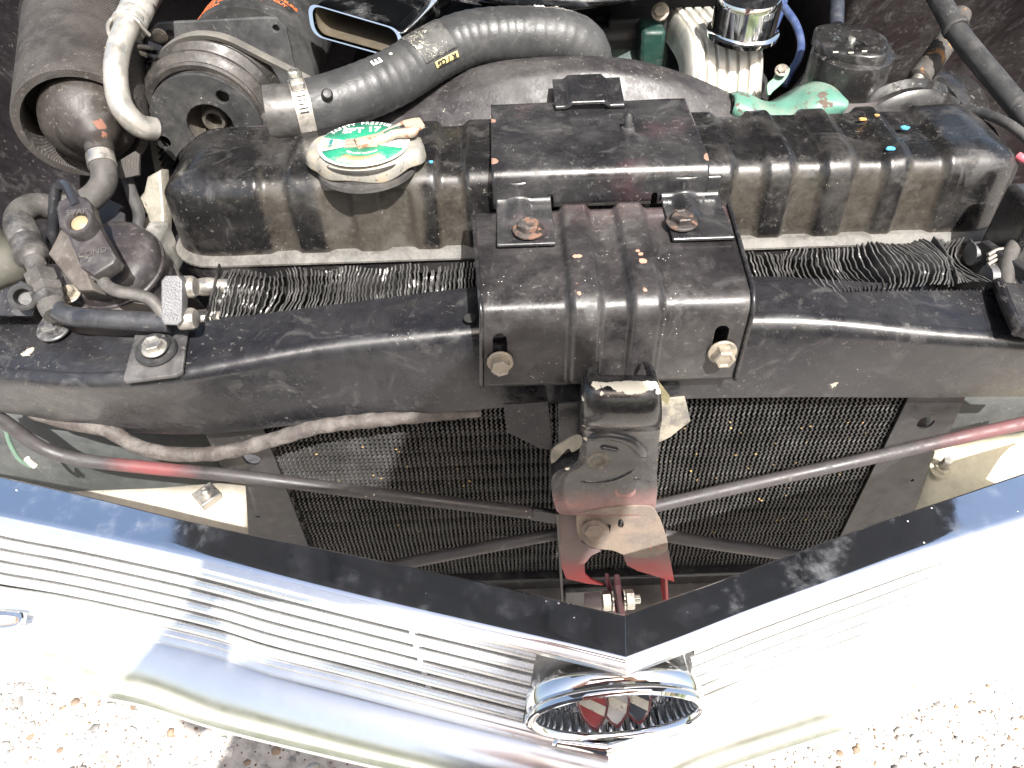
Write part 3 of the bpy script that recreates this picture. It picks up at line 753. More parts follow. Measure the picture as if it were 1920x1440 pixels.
rows = [lin([PZ(1750, 838, -.470), PZ(1850, 822, -.470), PZ(2000, 800, -.470)], 10), lin([PZ(1752, 850, -.470), PZ(1850, 835, -.470), PZ(2000, 815, -.470)], 10), lin([PZ(1735, 900, -.482), PZ(1850, 860, -.480), PZ(2000, 835, -.480)], 10), lin([PZ(1700, 1010, -.50), PZ(1850, 960, -.50), PZ(2000, 925, -.50)], 10)]
sheet('shelf_panel', rows, M_cr, tr, th=.002, up=(0, 0, 1))
q = PZ(1764, 880, -.474)
bolt(q, (0, -.2, 1), .0058, M_cr, tr, name='nut', h=.8); tube('stud', [q+V(0, 0, .003), q+V(.0, -.002, .014)], [.0032, .0036, .0032, .0036, .0032, .0036, .0032, .0036, .003], M_steel, tr, n=18)
# dark splash panels beyond the condenser
ip = thing('splash_shield', 'dark grey splash shield left of the condenser under the crossmember', 'panel', PY(200, 850, .43))
rows = [lin([PY(-60, 770, .435), PY(430, 790, .435)], 12), lin([PY(-60, 900, .435), PY(450, 920, .435)], 12), lin([PY(-60, 1000, .40), PY(480, 1060, .40)], 12)]
M_spl = mat('splash_shield', (.038, .042, .040), .5, dust=((.13, .13, .12), .5, 14), flecks=((.5, .42, .25), 160, .12, .62))
sheet('shield_panel', rows, M_spl, ip, th=.0015, up=(0, -1, .3))
ip2 = thing('splash_shield', 'dark grey splash shield right of the condenser above the cream shelf', 'panel', PY(1850, 800, .425))
rows = [lin([PY(1735, 730, .43), PY(2010, 725, .43)], 12), lin([PY(1735, 800, .43), PY(2010, 780, .43)], 12), lin([PY(1720, 880, .42), PY(2010, 845, .42)], 12)]
sheet('shield_panel', rows, M_spl, ip2, th=.0015, up=(0, -1, .3))
# ============================================================ brace rods
M_rod = mat('rod_paint', (.052, .047, .049), .42, dust=((.13, .11, .105), .5, 20), flecks=((.5, .45, .4), 200, .12, .62),
            two=((.19, .05, .052), 'x', (-.315, -.285, .02, 'x', -.235, -.272)))
M_rod2 = mat('rod_paint_pink', (.062, .055, .058), .42, dust=((.14, .12, .115), .5, 20), flecks=((.05, .04, .04), 130, .16, .56),
            two=((.17, .055, .06), 'x', (.30, .37, .05)))
def rod(label, pts, r, m, flat=None):
    t = thing('brace_rod', label, 'rod', pts[0]); tube('rod', pts, r, m, t, n=50)
    if flat: 
        a, b = flat; d = (b-a)
        bev(join_geo('flattened_end', [box_geo((a+b)/2, d/2, V(0, .0022, .0), V(-d.z, 0, d.x).normalized()*.0075)], M_purple, t), .0012)
    return t
rod('long brace rod with a bright red patch running down from the left', [PY(-40, 765, .385), PY(8, 790, .385), PY(75, 838, .383), PY(150, 862, .38), PY(280, 877, .377), PY(450, 893, .372), PY(700, 925, .368), PY(1000, 962, .364)], .0052, M_rod, (PY(995, 962, .363), PY(1048, 970, .362)))
rod('long pinkish brace rod rising to the right edge', [PY(1215, 952, .362), PY(1400, 910, .368), PY(1640, 857, .375), PY(1780, 825, .380), PY(1990, 778, .388)], .0052, M_rod2)
rod('thin dark brace rod sloping down to the lower left of the latch', [PY(1045, 1001, .366), PY(900, 1028, .36), PY(740, 1060, .355), PY(640, 1082, .35)], .0052, M_rod2)
rod('short grey brace rod sloping down to the lower right of the latch', [PY(1245, 1004, .366), PY(1330, 1018, .362), PY(1480, 1040, .356), PY(1600, 1058, .352)], .0054, M_rod2)
# taped harness
M_tape = mat('dusty_tape', (.075, .062, .056), .6, dust=((.24, .20, .165), .9, 60, .42, .66), bump=(180, 1.0))
hw = [(60, 770), (120, 790), (200, 806), (260, 838), (330, 852), (420, 848), (500, 828), (600, 800), (700, 788), (800, 778), (900, 768)]
hp_ = [PY(u, v, .392-.02*sin(pi*i/10)) for i, (u, v) in enumerate(hw)]
hn = spline(hp_, 130)
rr = [.0056+.0006*noise.noise(Vector((i*.22, 0, 0)))+.0002*sin(i*1.1) for i in range(130)]
ho = join_geo('wiring_harness', [tube_geo(hn, rr, 14)], M_tape, None, sharp=70); tag(ho, 'dusty tape-wrapped wiring harness sagging below the crossmember', 'wiring')
# loose wires lower left
lw = thing('loose_wire', 'thin green and black wire with a pale tip hanging at the lower left', 'wire', PY(30, 850, .38))
tube('wire', [PY(10, 800, .385), PY(18, 830, .38), PY(35, 860, .375), PY(58, 875, .375)], .0016, mat('green_wire', (.10, .16, .12), .5), lw)
tube('tip', [PY(50, 860, .374), PY(58, 868, .374), PY(66, 874, .374)], .0022, mat('pale_tip', (.6, .52, .45), .5), lw)
# ============================================================ latch support
ls = thing('hood_latch_support', 'black and red hood latch support with chipped white paint standing in front of the condenser', 'latch support', V(.1, .35, CH-.6))
ch_ = [(PY(1100, 795, .335), .0022), (PY(1232, 735, .33), .0022), (PY(1150, 800, .342), .0016), (PY(1097, 745, .33), .002), (PY(1112, 765, .329), .0046), (PY(1104, 775, .329), .0034), (PY(1101, 782, .329), .003), (PY(1106, 760, .328), .002), (PY(1141, 743, .327), .0018), (PY(1128, 738, .327), .0012), (PY(1115, 742, .328), .0013), (PY(1178, 792, .331), .0015), (PY(1220, 744, .329), .0014), (PY(1226, 762, .33), .0014), (PY(1228, 810, .338), .0014), (PY(1098, 822, .343), .0014),
       (PY(1118, 724, .333), .0036), (PY(1128, 727, .333), .0040), (PY(1142, 728, .333), .0036), (PY(1160, 725, .332), .0048), (PY(1180, 721, .332), .0066), (PY(1198, 719, .332), .0066), (PY(1213, 717, .333), .0056), (PY(1224, 722, .333), .003), (PY(1172, 728, .331), .003), (PY(1125, 877, .342), .0016), (PY(1080, 866, .342), .0022), (PY(1063, 881, .342), .002)]
M_ls = mat('latch_support_paint', (.016, .015, .017), .24, dust=((.14, .13, .12), .4, 30), bump=(350, .1), coat=.4, rv=.08,
           two=((.19, .085, .08), 'z', (PY(1130, 905, .345).z, PY(1130, 945, .345).z, .008)), spots=((.80, .76, .62), ch_, .006))
R = [(700, 1122, 1215, .350, .000), (707, 1108, 1226, .340, .002), (718, 1101, 1232, .3335, .003), (735, 1096, 1236, .330, .004), (760, 1093, 1238, .328, .0045), (782, 1092, 1238, .330, .004), (792, 1092, 1237, .337, .002), (800, 1091, 1235, .343, .0), (830, 1089, 1232, .345, -.001), (856, 1086, 1230, .345, -.001), (868, 1070, 1230, .345, 0), (880, 1045, 1229, .345, 0), (895, 1036, 1230, .345, 0), (925, 1038, 1229, .345, 0), (948, 1044, 1226, .345, .0005), (958, 1050, 1222, .343, .001)]
rows = []
for v, u0, u1, y, bg_ in R:
    dv = -6*(u1-u0)/190
    pl, pr = PY(u0, v+4, y), PY(u1, v+4+dv*0, y)
    row = [pl+V(.0005, .013, 0), pl+V(0, .004, 0)]+[pl.lerp(pr, t)+V(0, -bg_*(1-(2*t-1)**4)-.0012*(1 if .02 < t < .98 else 0), 0) for t in [k/16 for k in range(17)]]+[pr+V(0, .004, 0), pr+V(-.0005, .013, 0)]
    rows.append(row)
rr_ = list(zip(*rows)); rows = [list(q) for q in zip(*[spline(list(c), 60) for c in rr_])]
sheet('latch_face', rows, M_ls, ls, th=.0022, up=(0, -1, 0), sharp=60)
# pressed rings and arcs
def ridge(pts, r, name='pressed_rib', y=.3438, m=None):
    p = spline([PY(u, v, y) for u, v in pts], 24)
    rad_ = [r*min(1, .3+min(i, 23-i)*.25) for i in range(24)]
    return join_geo(name, [tube_geo(p, rad_, 10)], m or M_ls, ls, sharp=80)
ridge([(1095, 824), (1120, 815), (1150, 815), (1180, 825), (1205, 848), (1213, 856)], .0042)
ridge([(1125, 838), (1145, 842), (1160, 845)], .0022)
ridge([(1082, 900), (1115, 903), (1150, 898), (1180, 885), (1193, 873)], .0022)
ridge([(1185, 895), (1205, 899), (1222, 905)], .002)
cpt = PY(1120, 861, .3445)
lathe('pressed_ring', [(.0085, .001), (.0075, .0022), (.0055, .0020), (.0042, .0008), (.003, .0005), (.001, .0003)], cpt, (0, -1, .1), mat('ring_tan', (.09, .08, .06), .5, dust=((.4, .33, .2), .8, 120)), ls, 28)
for u, v in ((1080, 937), (1172, 919)):
    lathe('pressed_ring', [(.0085, .0006), (.0075, .0016), (.006, .0012), (.004, .0009), (.001, .0008)], PY(u, v, .3440), (0, -1, .1), mat('ring_pink', (.24, .13, .12), .5, dust=((.4, .25, .22), .5, 100)), ls, 28)
# wings bolted behind
wp = V(0, .366, 0)
plate('wing_plate', [(945, 758), (1027, 753), (1036, 842), (1012, 838), (952, 808)], wp, (0, -1, .15), .002, M_purple, ls)
plate('wing_plate', [(1225, 750), (1283, 744), (1293, 788), (1255, 818), (1225, 832)], wp, (0, -1, .15), .002, mat('wing_pale', (.13, .12, .11), .5, dust=((.34, .31, .24), .9, 60, .42, .6)), ls)
plate('inner_stay', [(1048, 756), (1095, 752), (1092, 835), (1058, 850), (1048, 830)], V(0, .357, 0), (0, -1, .1), .002, M_purple, ls)
g_ = hull_prism([PY(1228, 708, .352), PY(1256, 745, .352), PY(1252, 760, .352), PY(1232, 742, .352)], V(0, .002, 0))
join_geo('side_ear', [g_], mat('ear_gold', (.16, .14, .08), .45, dust=((.35, .3, .18), .6, 80)), ls)
plate('locking_ear', [(1036, 842), (1062, 824), (1078, 815), (1090, 818), (1088, 835), (1072, 846), (1066, 838), (1042, 862), (1034, 866)], V(0, .340, 0), (0, -1, .3), .002, mat('ear_grey', (.20, .19, .16), .45, metal=.4, dust=((.38, .34, .26), .6, 80)), ls, smooth=26)
# lower catch plate
M_catch = mat('catch_plate', (.24, .19, .15), .55, dust=((.10, .085, .08), .75, 45, .40, .62), rust=((.40, .17, .12), .66, 70), bump=(250, .3), flecks=((.9, .8, .68), 90, .18, .62))
co = V(0, .339, 0)
plate('catch_plate', [(1088, 962), (1150, 950), (1215, 948), (1232, 965), (1242, 988), (1250, 1015), (1248, 1030), (1232, 1040), (1205, 1044), (1175, 1040), (1150, 1030), (1118, 1026), (1098, 1016), (1085, 1000), (1082, 980)], co, (0, -1, .12), .0024, M_catch, ls, holes=[[(1157, 974), (1164, 971), (1170, 978), (1168, 988), (1161, 991), (1157, 984)], [(1135, 981), (1145, 982), (1145, 992), (1142, 1000), (1140, 990)]], smooth=60, b=.0006)
bolt(PY(1113, 990, .3370), (0, -1, .12), .0078, M_catch, ls, washer=1.15, h=.6, rot=.1, hollow=False)
M_redc = mat('red_catch_paint', (.13, .085, .085), .42, dust=((.2, .17, .16), .5, 30), two=((.42, .015, .02), 'z', (PY(1100, 1030, .345).z, PY(1100, 1075, .345).z, .006)))
plate('catch_arm', [(1042, 962), (1090, 958), (1090, 1015), (1125, 1032), (1108, 1040), (1095, 1056), (1096, 1075), (1108, 1086), (1128, 1095), (1100, 1092), (1062, 1083), (1053, 1060)], V(0, .3425, 0), (0, -1, .15), .0022, M_redc, ls)
plate('catch_arm', [(1168, 1038), (1210, 1044), (1244, 1035), (1250, 1018), (1256, 1050), (1263, 1088), (1235, 1080), (1195, 1068), (1176, 1058)], V(0, .3415, 0), (0, -1, .15), .0022, M_redc, ls)
# vertical channel sides going down
for u0, u1, y0 in ((1043, 1056, .344), (1250, 1260, .344)):
    a = PY(u0, 965 if u0 < 1100 else 1040, y0); b = PY(u1, 1150, y0)
    g2 = hull_prism([a, b+V(0, 0, -.02), b+V(0, .035, -.02), a+V(0, .035, 0)], V(.002 if u0 < 1100 else -.002, 0, 0))
    join_geo('channel_side', [g2], M_purple if u0 < 1100 else M_redc, ls)
box('channel_foot', PY(1100, 1118, .352)+V(0, .0, 0), .022, .004, .017, M_purple, ls, .003)
# striker pivot with its nuts
sk = thing('latch_pivot', 'maroon striker blade clamped between two zinc nuts just above the grille point', 'pivot', PY(1155, 1130, .31))
sy = .305
top_ = PY(1152, 1085, sy); bot_ = PY(1166, 1165, sy)
M_mar = mat('maroon_paint', (.14, .035, .05), .4, flecks=((.5, .4, .38), 200, .12, .6))
g2 = hull_prism([top_+V(0, .004, 0), top_+V(0, -.003, -.004), bot_+V(0, -.006, 0), bot_+V(0, .012, 0)], V(.0042, 0, 0)); bev(join_geo('striker_blade', [g2], M_mar, sk), .0006)
g2 = hull_prism([top_+V(-.006, .010, -.008), top_+V(-.006, .004, -.012), bot_+V(-.005, -.001, 0), bot_+V(-.005, .016, 0)], V(.003, 0, 0)); bev(join_geo('striker_blade', [g2], M_mar, sk), .0006)
ax = V(1, 0, .04)
M_zinc = mat('bright_zinc', (.68, .68, .62), .22, metal=.95, dust=((.5, .45, .35), .4, 120))
pm = PY(1158, 1125, sy-.004)
def nut(c, ax, s, h, m, par, name='nut'):
    X, Y, N = frame(ax); rows = []
    for r, t in ((s*.85, -h), (s, -h*.8), (s, h*.8), (s*.85, h)): rows.append([c+N*t+(X*cos(k*pi/3+.4)+Y*sin(k*pi/3+.4))*r for k in range(6)])
    vs, fs = grid_geo(rows, cu=True); fs += [tuple(range(6)), tuple(len(vs)-6+i for i in range(6))]
    return join_geo(name, [(vs, fs)], m, par, sharp=20)
nut(pm-ax*.0085, ax, .0078, .0035, M_zinc, sk); nut(pm+ax*.0095, ax, .0078, .0033, M_zinc, sk)
lathe('washer', [(.0082, 0), (.0082, .0012), (.004, .0012)], pm-ax*.0045, ax, M_zinc, sk, 24)
lathe('washer', [(.0082, 0), (.0082, .0012), (.004, .0012)], pm+ax*.0045, ax, M_zinc, sk, 24)
lathe('spacer', [(.0015, -.0125), (.0062, -.012), (.0066, -.0110), (.0066, .0005)], pm-ax*.0135, ax, mat('spacer_plastic', (.22, .18, .175), .45), sk, 24)
lathe('bolt_end', [(.0036, 0), (.0036, .007), (.003, .0075), (.0005, .0076)], pm+ax*.010, ax, M_zinc, sk, 18)
# ============================================================ grille
gl = thing('grille', 'bright chrome pointed grille with horizontal bars and a flat dark-reflecting top rail', 'grille', V(.1, .28, CH-.6))
N_ = 75
def two_branch(L, R, fn, n=75):
    a = [fn(p) for p in spline([V(x, y, 0) for x, y in L], n)]; b = [fn(p) for p in spline([V(x, y, 0) for x, y in R], n)]
    return a, b
GZ, GK = -.360, .766      # height of the grille rail below the lens; all its sections are scaled to suit
M_lip = mat('rail_lip_aluminium', (.88, .88, .87), .20, metal=.85, rv=.05, var=.04, dust=((.45, .40, .30), .35, 110, .60, .76))
BKL, BKR = [(-300, 838), (-60, 882), (0, 895), (165, 932), (330, 973), (500, 1010), (640, 1037), (900, 1092), (1070, 1132), (1172, 1155)], [(1172, 1155), (1280, 1115), (1400, 1072), (1640, 984), (1800, 930), (1920, 889), (1990, 866), (2250, 784)]
FRL, FRR = [(-300, 910), (-60, 952), (0, 966), (165, 1000), (340, 1038), (500, 1078), (700, 1128), (900, 1175), (1060, 1212), (1174, 1240)], [(1174, 1240), (1280, 1200), (1400, 1152), (1520, 1108), (1700, 1044), (1920, 972), (1990, 950), (2250, 870)]
backL, backR = two_branch(BKL, BKR, lambda p: PZ(p.x, p.y, GZ))
frL, frR = two_branch(FRL, FRR, lambda p: PZ(p.x, p.y, GZ))
M_rail = mat('chrome_rail', (.80, .82, .86), .07, metal=1.0, rv=.04, var=.03, dust=((.34, .36, .38), .22, 45, .50, .8), flecks=((.8, .8, .8), 260, .13, .60), bump=(90, .012))
def outdir(c, i, sgn):
    t = (c[min(i+1, len(c)-1)]-c[max(i-1, 0)]); t.z = 0; t.normalize(); o = V(t.y, -t.x, 0)
    return (o if o.y < 0 else -o)*GK
# at the point of the V the outward direction is the car's centre line
def frames(c, tip_first):
    out = []; n = len(c)
    for i in range(n):
        o = outdir(c, i, 1)
        if (tip_first and i == 0) or (not tip_first and i == n-1): o = V(0, -1, 0)*GK*GK/abs(o.y)
        out.append(o)
    return out
for br, bk, fr, tf in (('left', backL, frL, False), ('right', backR, frR, True)):
    ff = frames(fr, tf); rows = []
    for b, f, o in zip(bk, fr, ff):
        dz = V(0, 0, GK)
        row = [b+V(0, .003, -.0055), b+V(0, .0009, -.0009), b+V(0, 0, 0), b.lerp(f, .02)+dz*.0004]+[b.lerp(f, k/8)+dz*.0004 for k in range(1, 8)]+[f-o*.0012, f+o*.0003-dz*.0010]
        row += [f+o*.0003-dz*.0022, f-o*.0008-dz*.0028, f+o*.0006-dz*.0034, f+o*.0042-dz*.0046, f+o*.0048-dz*.0050, f+o*.0050-dz*.0058, f+o*.0050-dz*.0100, f+o*.003-dz*.0122, f-o*.004-dz*.0130]
        rows.append(row)
    rows = tipdup(rows, not tf)
    sheet('top_rail', [r[:14] for r in rows], M_rail, gl, th=.001, off=-1, up=(0, -1, 1), sharp=28)
    sheet('rail_lip', [r[13:] for r in rows], M_lip, gl, th=.001, off=-1, up=(0, -1, 1), sharp=28)
JL, JR = [(-300, 1098), (-60, 1122), (0, 1132), (110, 1148), (220, 1170), (400, 1212), (500, 1245), (667, 1287), (900, 1348), (1033, 1382), (1140, 1408)], [(1140, 1408), (1313, 1337), (1480, 1270), (1647, 1207), (1780, 1145), (1920, 1092), (1990, 1064), (2250, 968)]
JZ = -.556*GK
jL, jR = two_branch(JL, JR, lambda p: PZ(p.x, p.y, JZ))
NB = 6
def at_frac(c, t):
    i = t*(len(c)-1); k = min(len(c)-2, int(i)); return c[k].lerp(c[k+1], i-k)
def blade(fr_, j_, f, tf, t0, t1):
    c = []
    n = 50
    for k in range(n):
        t = t0+(t1-t0)*k/(n-1); a = at_frac(fr_, t)+V(0, 0, -.012*GK); b = at_frac(j_, t)+V(0, 0, .006*GK); c.append(a.lerp(b, f))
    if abs(t0) > .001 and abs(t1-1) > .001: pass
    sec = [(-.0036, .0028), (-.0028, .0032), (-.0020, .0034), (-.0006, .0030), (.0000, .0022), (.0006, .0019), (.0014, .0008), (.0018, -.0006), (.0018, -.0022), (.0014, -.0034), (.0002, -.0040), (-.0030, -.0030), (-.0036, .0)]
    rows = []
    for i, p in enumerate(c):
        o = outdir(c, i, 1)
        rows.append([p+o*a+V(0, 0, b*GK) for a, b in sec])
    vs, fs = grid_geo(rows, cu=True); m = len(sec); fs += [tuple(range(m)), tuple(len(vs)-m+i for i in range(m))]
    return vs, fs
M_blade = mat('grille_blade_aluminium', (.88, .88, .87), .27, metal=.85, rv=.06, var=.04, dust=((.45, .40, .30), .4, 110, .60, .76))
for k in range(NB):
    f = (k+.62)/(NB+.35)
    for fr_, j_, tf in ((frL, jL, False), (frR, jR, True)):
        t0, t1 = (.0, .887) if not tf else (.125, 1.0)
        join_geo('grille_bar', [blade(fr_, j_, f, tf, t0, t1)], M_blade, gl, sharp=30)
# grey back panel in the gaps
for fr_, j_, tf in ((frL, jL, False), (frR, jR, True)):
    rows = []
    for g in (0, .25, .5, .75, 1):
        row = []
        for i in range(0, N_, 2):
            a = fr_[i]-outdir(fr_, i, 1)*.0140+V(0, 0, -.011); b = j_[i]-outdir(j_, i, 1)*.0110+V(0, 0, -.004); row.append(a.lerp(b, g))
        rows.append(row)
    sheet('backing_panel', rows, M_gap, gl, th=.001, up=(0, -1, 0))
# small divider tabs between the bars
for k in range(NB):
    f = (k+.62-.5)/(NB+.35); t = .715+.0085*k
    a = at_frac(frL, t)+V(0, 0, -.009); b = at_frac(jL, t)+V(0, 0, .0045); c = a.lerp(b, f); o = outdir(frL, int(t*(N_-1)), 1); s = V(-o.y, o.x, 0)
    bev(join_geo('divider_tab', [hull_prism([c-o*.009+V(0, 0, .003)-s*.003, c-o*.001+V(0, 0, .0023)-s*.0, c-o*.001-V(0, 0, .003), c-o*.009-V(0, 0, .003)-s*.003], s*.0042)], M_gap, gl), .0003)
# lower moulding between grille and bumper
for fr_, j_, tf in ((frL, jL, False), (frR, jR, True)):
    ff = frames(j_, tf); rows = []
    for p, o in zip(j_, ff):
        rows.append([p+o*a+V(0, 0, b*GK) for a, b in ((-.012, .006), (-.002, .0055), (.0010, .0040), (.0014, .0022), (.0004, .0012), (.0030, .0004), (.0048, -.0012), (.0050, -.0035), (.002, -.005))])
    rows = tipdup(rows, not tf)
    sheet('lower_moulding', rows, M_lip, gl, th=.0008, off=-1, up=(0, -1, 1), sharp=30)
# ============================================================ bumper
bm_ = thing('front_bumper', 'wide pointed chrome front bumper blown out white by the sun', 'bumper', V(.05, .25, CH-.68))
EL, ER = [(-300, 1262), (-60, 1270), (0, 1271), (70, 1272), (115, 1282), (150, 1298), (267, 1320), (417, 1366), (633, 1418), (850, 1466), (1000, 1500), (1140, 1530)], [(1140, 1530), (1250, 1482), (1347, 1442), (1513, 1388), (1680, 1336), (1800, 1292), (1920, 1250), (1990, 1228), (2250, 1142)]
eL, eR = two_branch(EL, ER, lambda p: PZ(p.x, p.y-15, (-.592+.014*(1-min(1, abs(p.x-1140)/900)))*GK))
M_bump = mat('bumper_chrome', (.92, .925, .93), .14, metal=.93, rv=.04, var=.02, dust=((.8, .79, .77), .16, 10, .1, .6))  # pale dust layer also stands in for the white sky glare
for br, jj, ee, tf in (('l', jL, eL, False), ('r', jR, eR, True)):
    ffj = frames(jj, tf); rows = []
    for i, (j, e) in enumerate(zip(jj, ee)):
        o = ffj[i]; j0 = j+V(0, 0, -.006*GK)+o*.001
        d = e-j0; h = V(d.x, d.y, 0); L_ = h.length; zd = -d.z
        row = [j0-o*.012+V(0, 0, .001), j0]
        for k in range(1, 17):
            t = k/16; a = t*radians(50)
            # quarter-round shoulder: flat on top, turning down towards the lip
            hx = sin(a)/sin(radians(50)); hzv = (1-cos(a))/(1-cos(radians(50)))
            row.append(j0+h*hx+V(0, 0, -zd*hzv))
        q = row[-1]
        row += [q+o*.0012+V(0, 0, -.0027), q+o*.0042+V(0, 0, -.0046), q+o*.0055+V(0, 0, -.0069), q+o*.0045+V(0, 0, -.0096), q-o*.004+V(0, 0, -.020), q-o*.020+V(0, 0, -.026)]
        rows.append(row)
    rows = tipdup(rows, not tf)
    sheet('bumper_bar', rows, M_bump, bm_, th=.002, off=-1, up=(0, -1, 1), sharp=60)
# parking lamp at the far left end and a small guard bolt
pk = thing('parking_lamp', 'small recessed parking lamp at the far left end of the grille', 'lamp', PZ(20, 1160, -.425))
plo = PZ(20, 1160, -.4205)
plate('lamp_bezel', [(-60, 1150), (30, 1150), (44, 1155), (38, 1172), (0, 1178), (-60, 1182)], plo, (0, -.3, 1), .004, M_chrome, pk, b=.001, smooth=30)
plate('lamp_lens', [(-60, 1156), (20, 1156), (26, 1160), (20, 1168), (-60, 1176)], plo+V(0, -.001, .003), (0, -.3, 1), .002, mat('lamp_lens', (.45, .36, .30), .2), pk, smooth=24)
# ============================================================ badge
bd = thing('grille_badge', 'oval chrome grille badge with three small shields inside a fluted ring', 'badge', PZ(1155, 1330, -.414))
# axis points forward and a little up
bc = PZ(1156, 1338, -.3985); bax = V(.02, -1, .10).normalized()
bX = V(1, 0, 0.055); bX = (bX-bax*bX.dot(bax)).normalized(); bY = bax.cross(bX); bY = bY if bY.z > 0 else -bY
hw_, hh_ = .0462, .0238
def el(rx, ry, h, n=96, ph=0, flute=0, nf_=0):
    return [bc+bX*(cos(2*pi*k/n)*(rx+(flute*cos(nf_*2*pi*k/n) if nf_ else 0)))+bY*(sin(2*pi*k/n)*(ry+(flute*cos(nf_*2*pi*k/n) if nf_ else 0)))+bax*(h*GK) for k in range(n)]
fl2 = dict(n=480, flute=.0, nf_=60)
rows = [el(hw_*.93, hh_*.90, -.040, **fl2), el(hw_*.97, hh_*.96, -.034, **fl2), el(hw_*.985, hh_*.98, -.018, **fl2), el(hw_*1.0, hh_*1.0, -.004, **fl2)]
sheet('badge_barrel', rows, M_chrome, bd, th=.0006, off=-1, cu=True, sharp=40)
rows = [el(hw_*1.0, hh_*1.0, -.005), el(hw_*1.02, hh_*1.03, 0), el(hw_*1.01, hh_*1.01, .0022), el(hw_*.96, hh_*.955, .0034), el(hw_*.915, hh_*.89, .0028), el(hw_*.885, hh_*.855, .0008), el(hw_*.88, hh_*.85, -.001)]
sheet('bezel_ring', rows, M_chrome, bd, th=.0008, off=-1, cu=True, up=None, sharp=40)
n_ = 44*10
rows = [el(hw_*.88, hh_*.85, -.001, n_), el(hw_*.87, hh_*.84, -.003, n_, flute=.0008, nf_=44), el(hw_*.84, hh_*.80, -.020, n_, flute=.0010, nf_=44), el(hw_*.82, hh_*.78, -.0225, n_)]
sheet('fluted_lining', rows, mat('dark_chrome_lining', (.36, .38, .41), .16, metal=1.0), bd, th=0, cu=True, sharp=50)
# ribbed floor: upright rounded ribs across the bowl
rows = []
for q in range(-60, 61):
    x = q/60*.83; yl = sqrt(max(0, 1-(x/.84)**2))*.80
    rows.append([bc+bX*(x*hw_)+bY*(yl*hh_*t)+bax*(-.0135+.0024*abs(cos(q*pi/5.0))**.6) for t in (-1, -.5, 0, .5, 1)])
sheet('ribbed_floor', rows, mat('ribbed_floor_chrome', (.30, .32, .35), .16, metal=1.0, var=.1), bd, th=0, sharp=30)
sN = (bax*.25+(O3-bc).normalized()).normalized(); sX = RM @ V(1, .10, 0); sX = (sX-sN*sX.dot(sN)).normalized(); sY = sN.cross(sX); sY = sY if sY.y > 0 else -sY
dB = (bc-O3).dot(RM @ V(0, 0, -1))
def shield(u, v, s, m, h):
    base = [(-.5, .52), (0, .60), (.5, .52), (.52, .1), (.40, -.25), (.18, -.5), (0, -.62), (-.18, -.5), (-.40, -.25), (-.52, .1)]
    c = PD(u, v, dB+.004-h)
    def P3(a, b, hh): return c+sX*(a*s)+sY*(b*s*1.12)+sN*hh
    out = [P3(a, b, 0) for a, b in base]; inn = [P3(a*.84, b*.84, 0) for a, b in base]
    outb = [P3(a*1.02, b*1.02, -.003) for a, b in base]; rec = [P3(a*.80, b*.80, -.0010) for a, b in base]
    vs, fs = grid_geo([outb, out, inn, rec], cu=True); mesh('shield_frame', vs, fs, M_chromew, bd, True, 25)
    mesh('shield_enamel', [P3(a*.81, b*.81, -.0008) for a, b in base], [tuple(range(10))], m, bd, False)
    pts = [(-.41, .40), (-.42, .14), (.34, -.26), (.42, .0)]
    join_geo('shield_band', [hull_prism([P3(a, b, -.0007) for a, b in pts], sN*.0006)], mat('silver_band', (.50, .48, .42), .35, metal=.6, bump=(900, 1.0)), bd)
M_re, M_we, M_be = mat('red_enamel', (.27, .06, .06), .2, coat=1), mat('white_enamel', (.42, .42, .41), .12, coat=1), mat('blue_enamel', (.06, .08, .10), .15, coat=1)  # red is paled so the glare on it is in the colour
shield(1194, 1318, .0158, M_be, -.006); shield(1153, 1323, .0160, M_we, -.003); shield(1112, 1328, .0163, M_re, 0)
box('badge_stem', bc+V(0, .024, 0), .022, .010, .012, M_chromew, bd, .004)
gd = thing('badge_foot', 'small chrome foot of the badge at the bumper point', 'trim', PZ(1140, 1400, -.425))
rows = [lin([PZ(1035, 1397, -.422), PZ(1140, 1418, -.422), PZ(1220, 1385, -.422)], 21), lin([PZ(1036, 1392, -.4205), PZ(1140, 1402, -.4200), PZ(1218, 1380, -.4205)], 21), lin([PZ(1050, 1375, -.4197), PZ(1140, 1380, -.4197), PZ(1210, 1370, -.4197)], 21)]
sheet('foot_plate', rows, M_chrome, gd, th=.001, up=(0, -1, 1))
# ============================================================ engine bay surroundings
M_fend = mat('inner_fender_paint', (.020, .017, .020), .40, dust=((.085, .075, .07), .45, 8, .35, .75), bump=(200, .15))
fl = thing('inner_fender', 'dusty black inner fender panel along the left of the engine bay', 'fender', V(-.45, .8, CH-.6))
def fsheet(name, prof, ys, m, par, nz_=.01):
    rows = []
    for y, dx in ys: rows.append([V(x+dx+nz_*noise.noise(Vector((x*4, y*4, z*4))), y, CH+z) for x, z in [tuple(q)[:2] for q in lin([V(a, b, 0) for a, b in prof], 24)]])
    sheet(name, rows, m, par, th=.0015, up=(0, 0, 1))
fsheet('fender_panel', [(-.62, -.16), (-.50, -.20), (-.44, -.36), (-.36, -.44), (-.22, -.48), (-.20, -.62)], [(.43, .02), (.55, .0), (.8, 0), (1.1, 0), (1.45, 0)], M_fend, fl)
fr_ = thing('inner_fender', 'brown black inner fender panel with a sunlit dent along the right of the engine bay', 'fender', V(.6, .8, CH-.6))
fsheet('fender_panel', [(.80, -.16), (.66, -.20), (.56, -.34), (.46, -.42), (.44, -.70)], [(.50, .0), (.62, -.03), (.8, -.02), (1.1, 0), (1.45, 0)], mat('fender_brown', (.022, .016, .016), .45, dust=((.07, .055, .05), .4, 8)), fr_, .02)
fw = thing('firewall', 'dark firewall closing the back of the engine bay', 'firewall', V(0, 1.45, CH-.5))
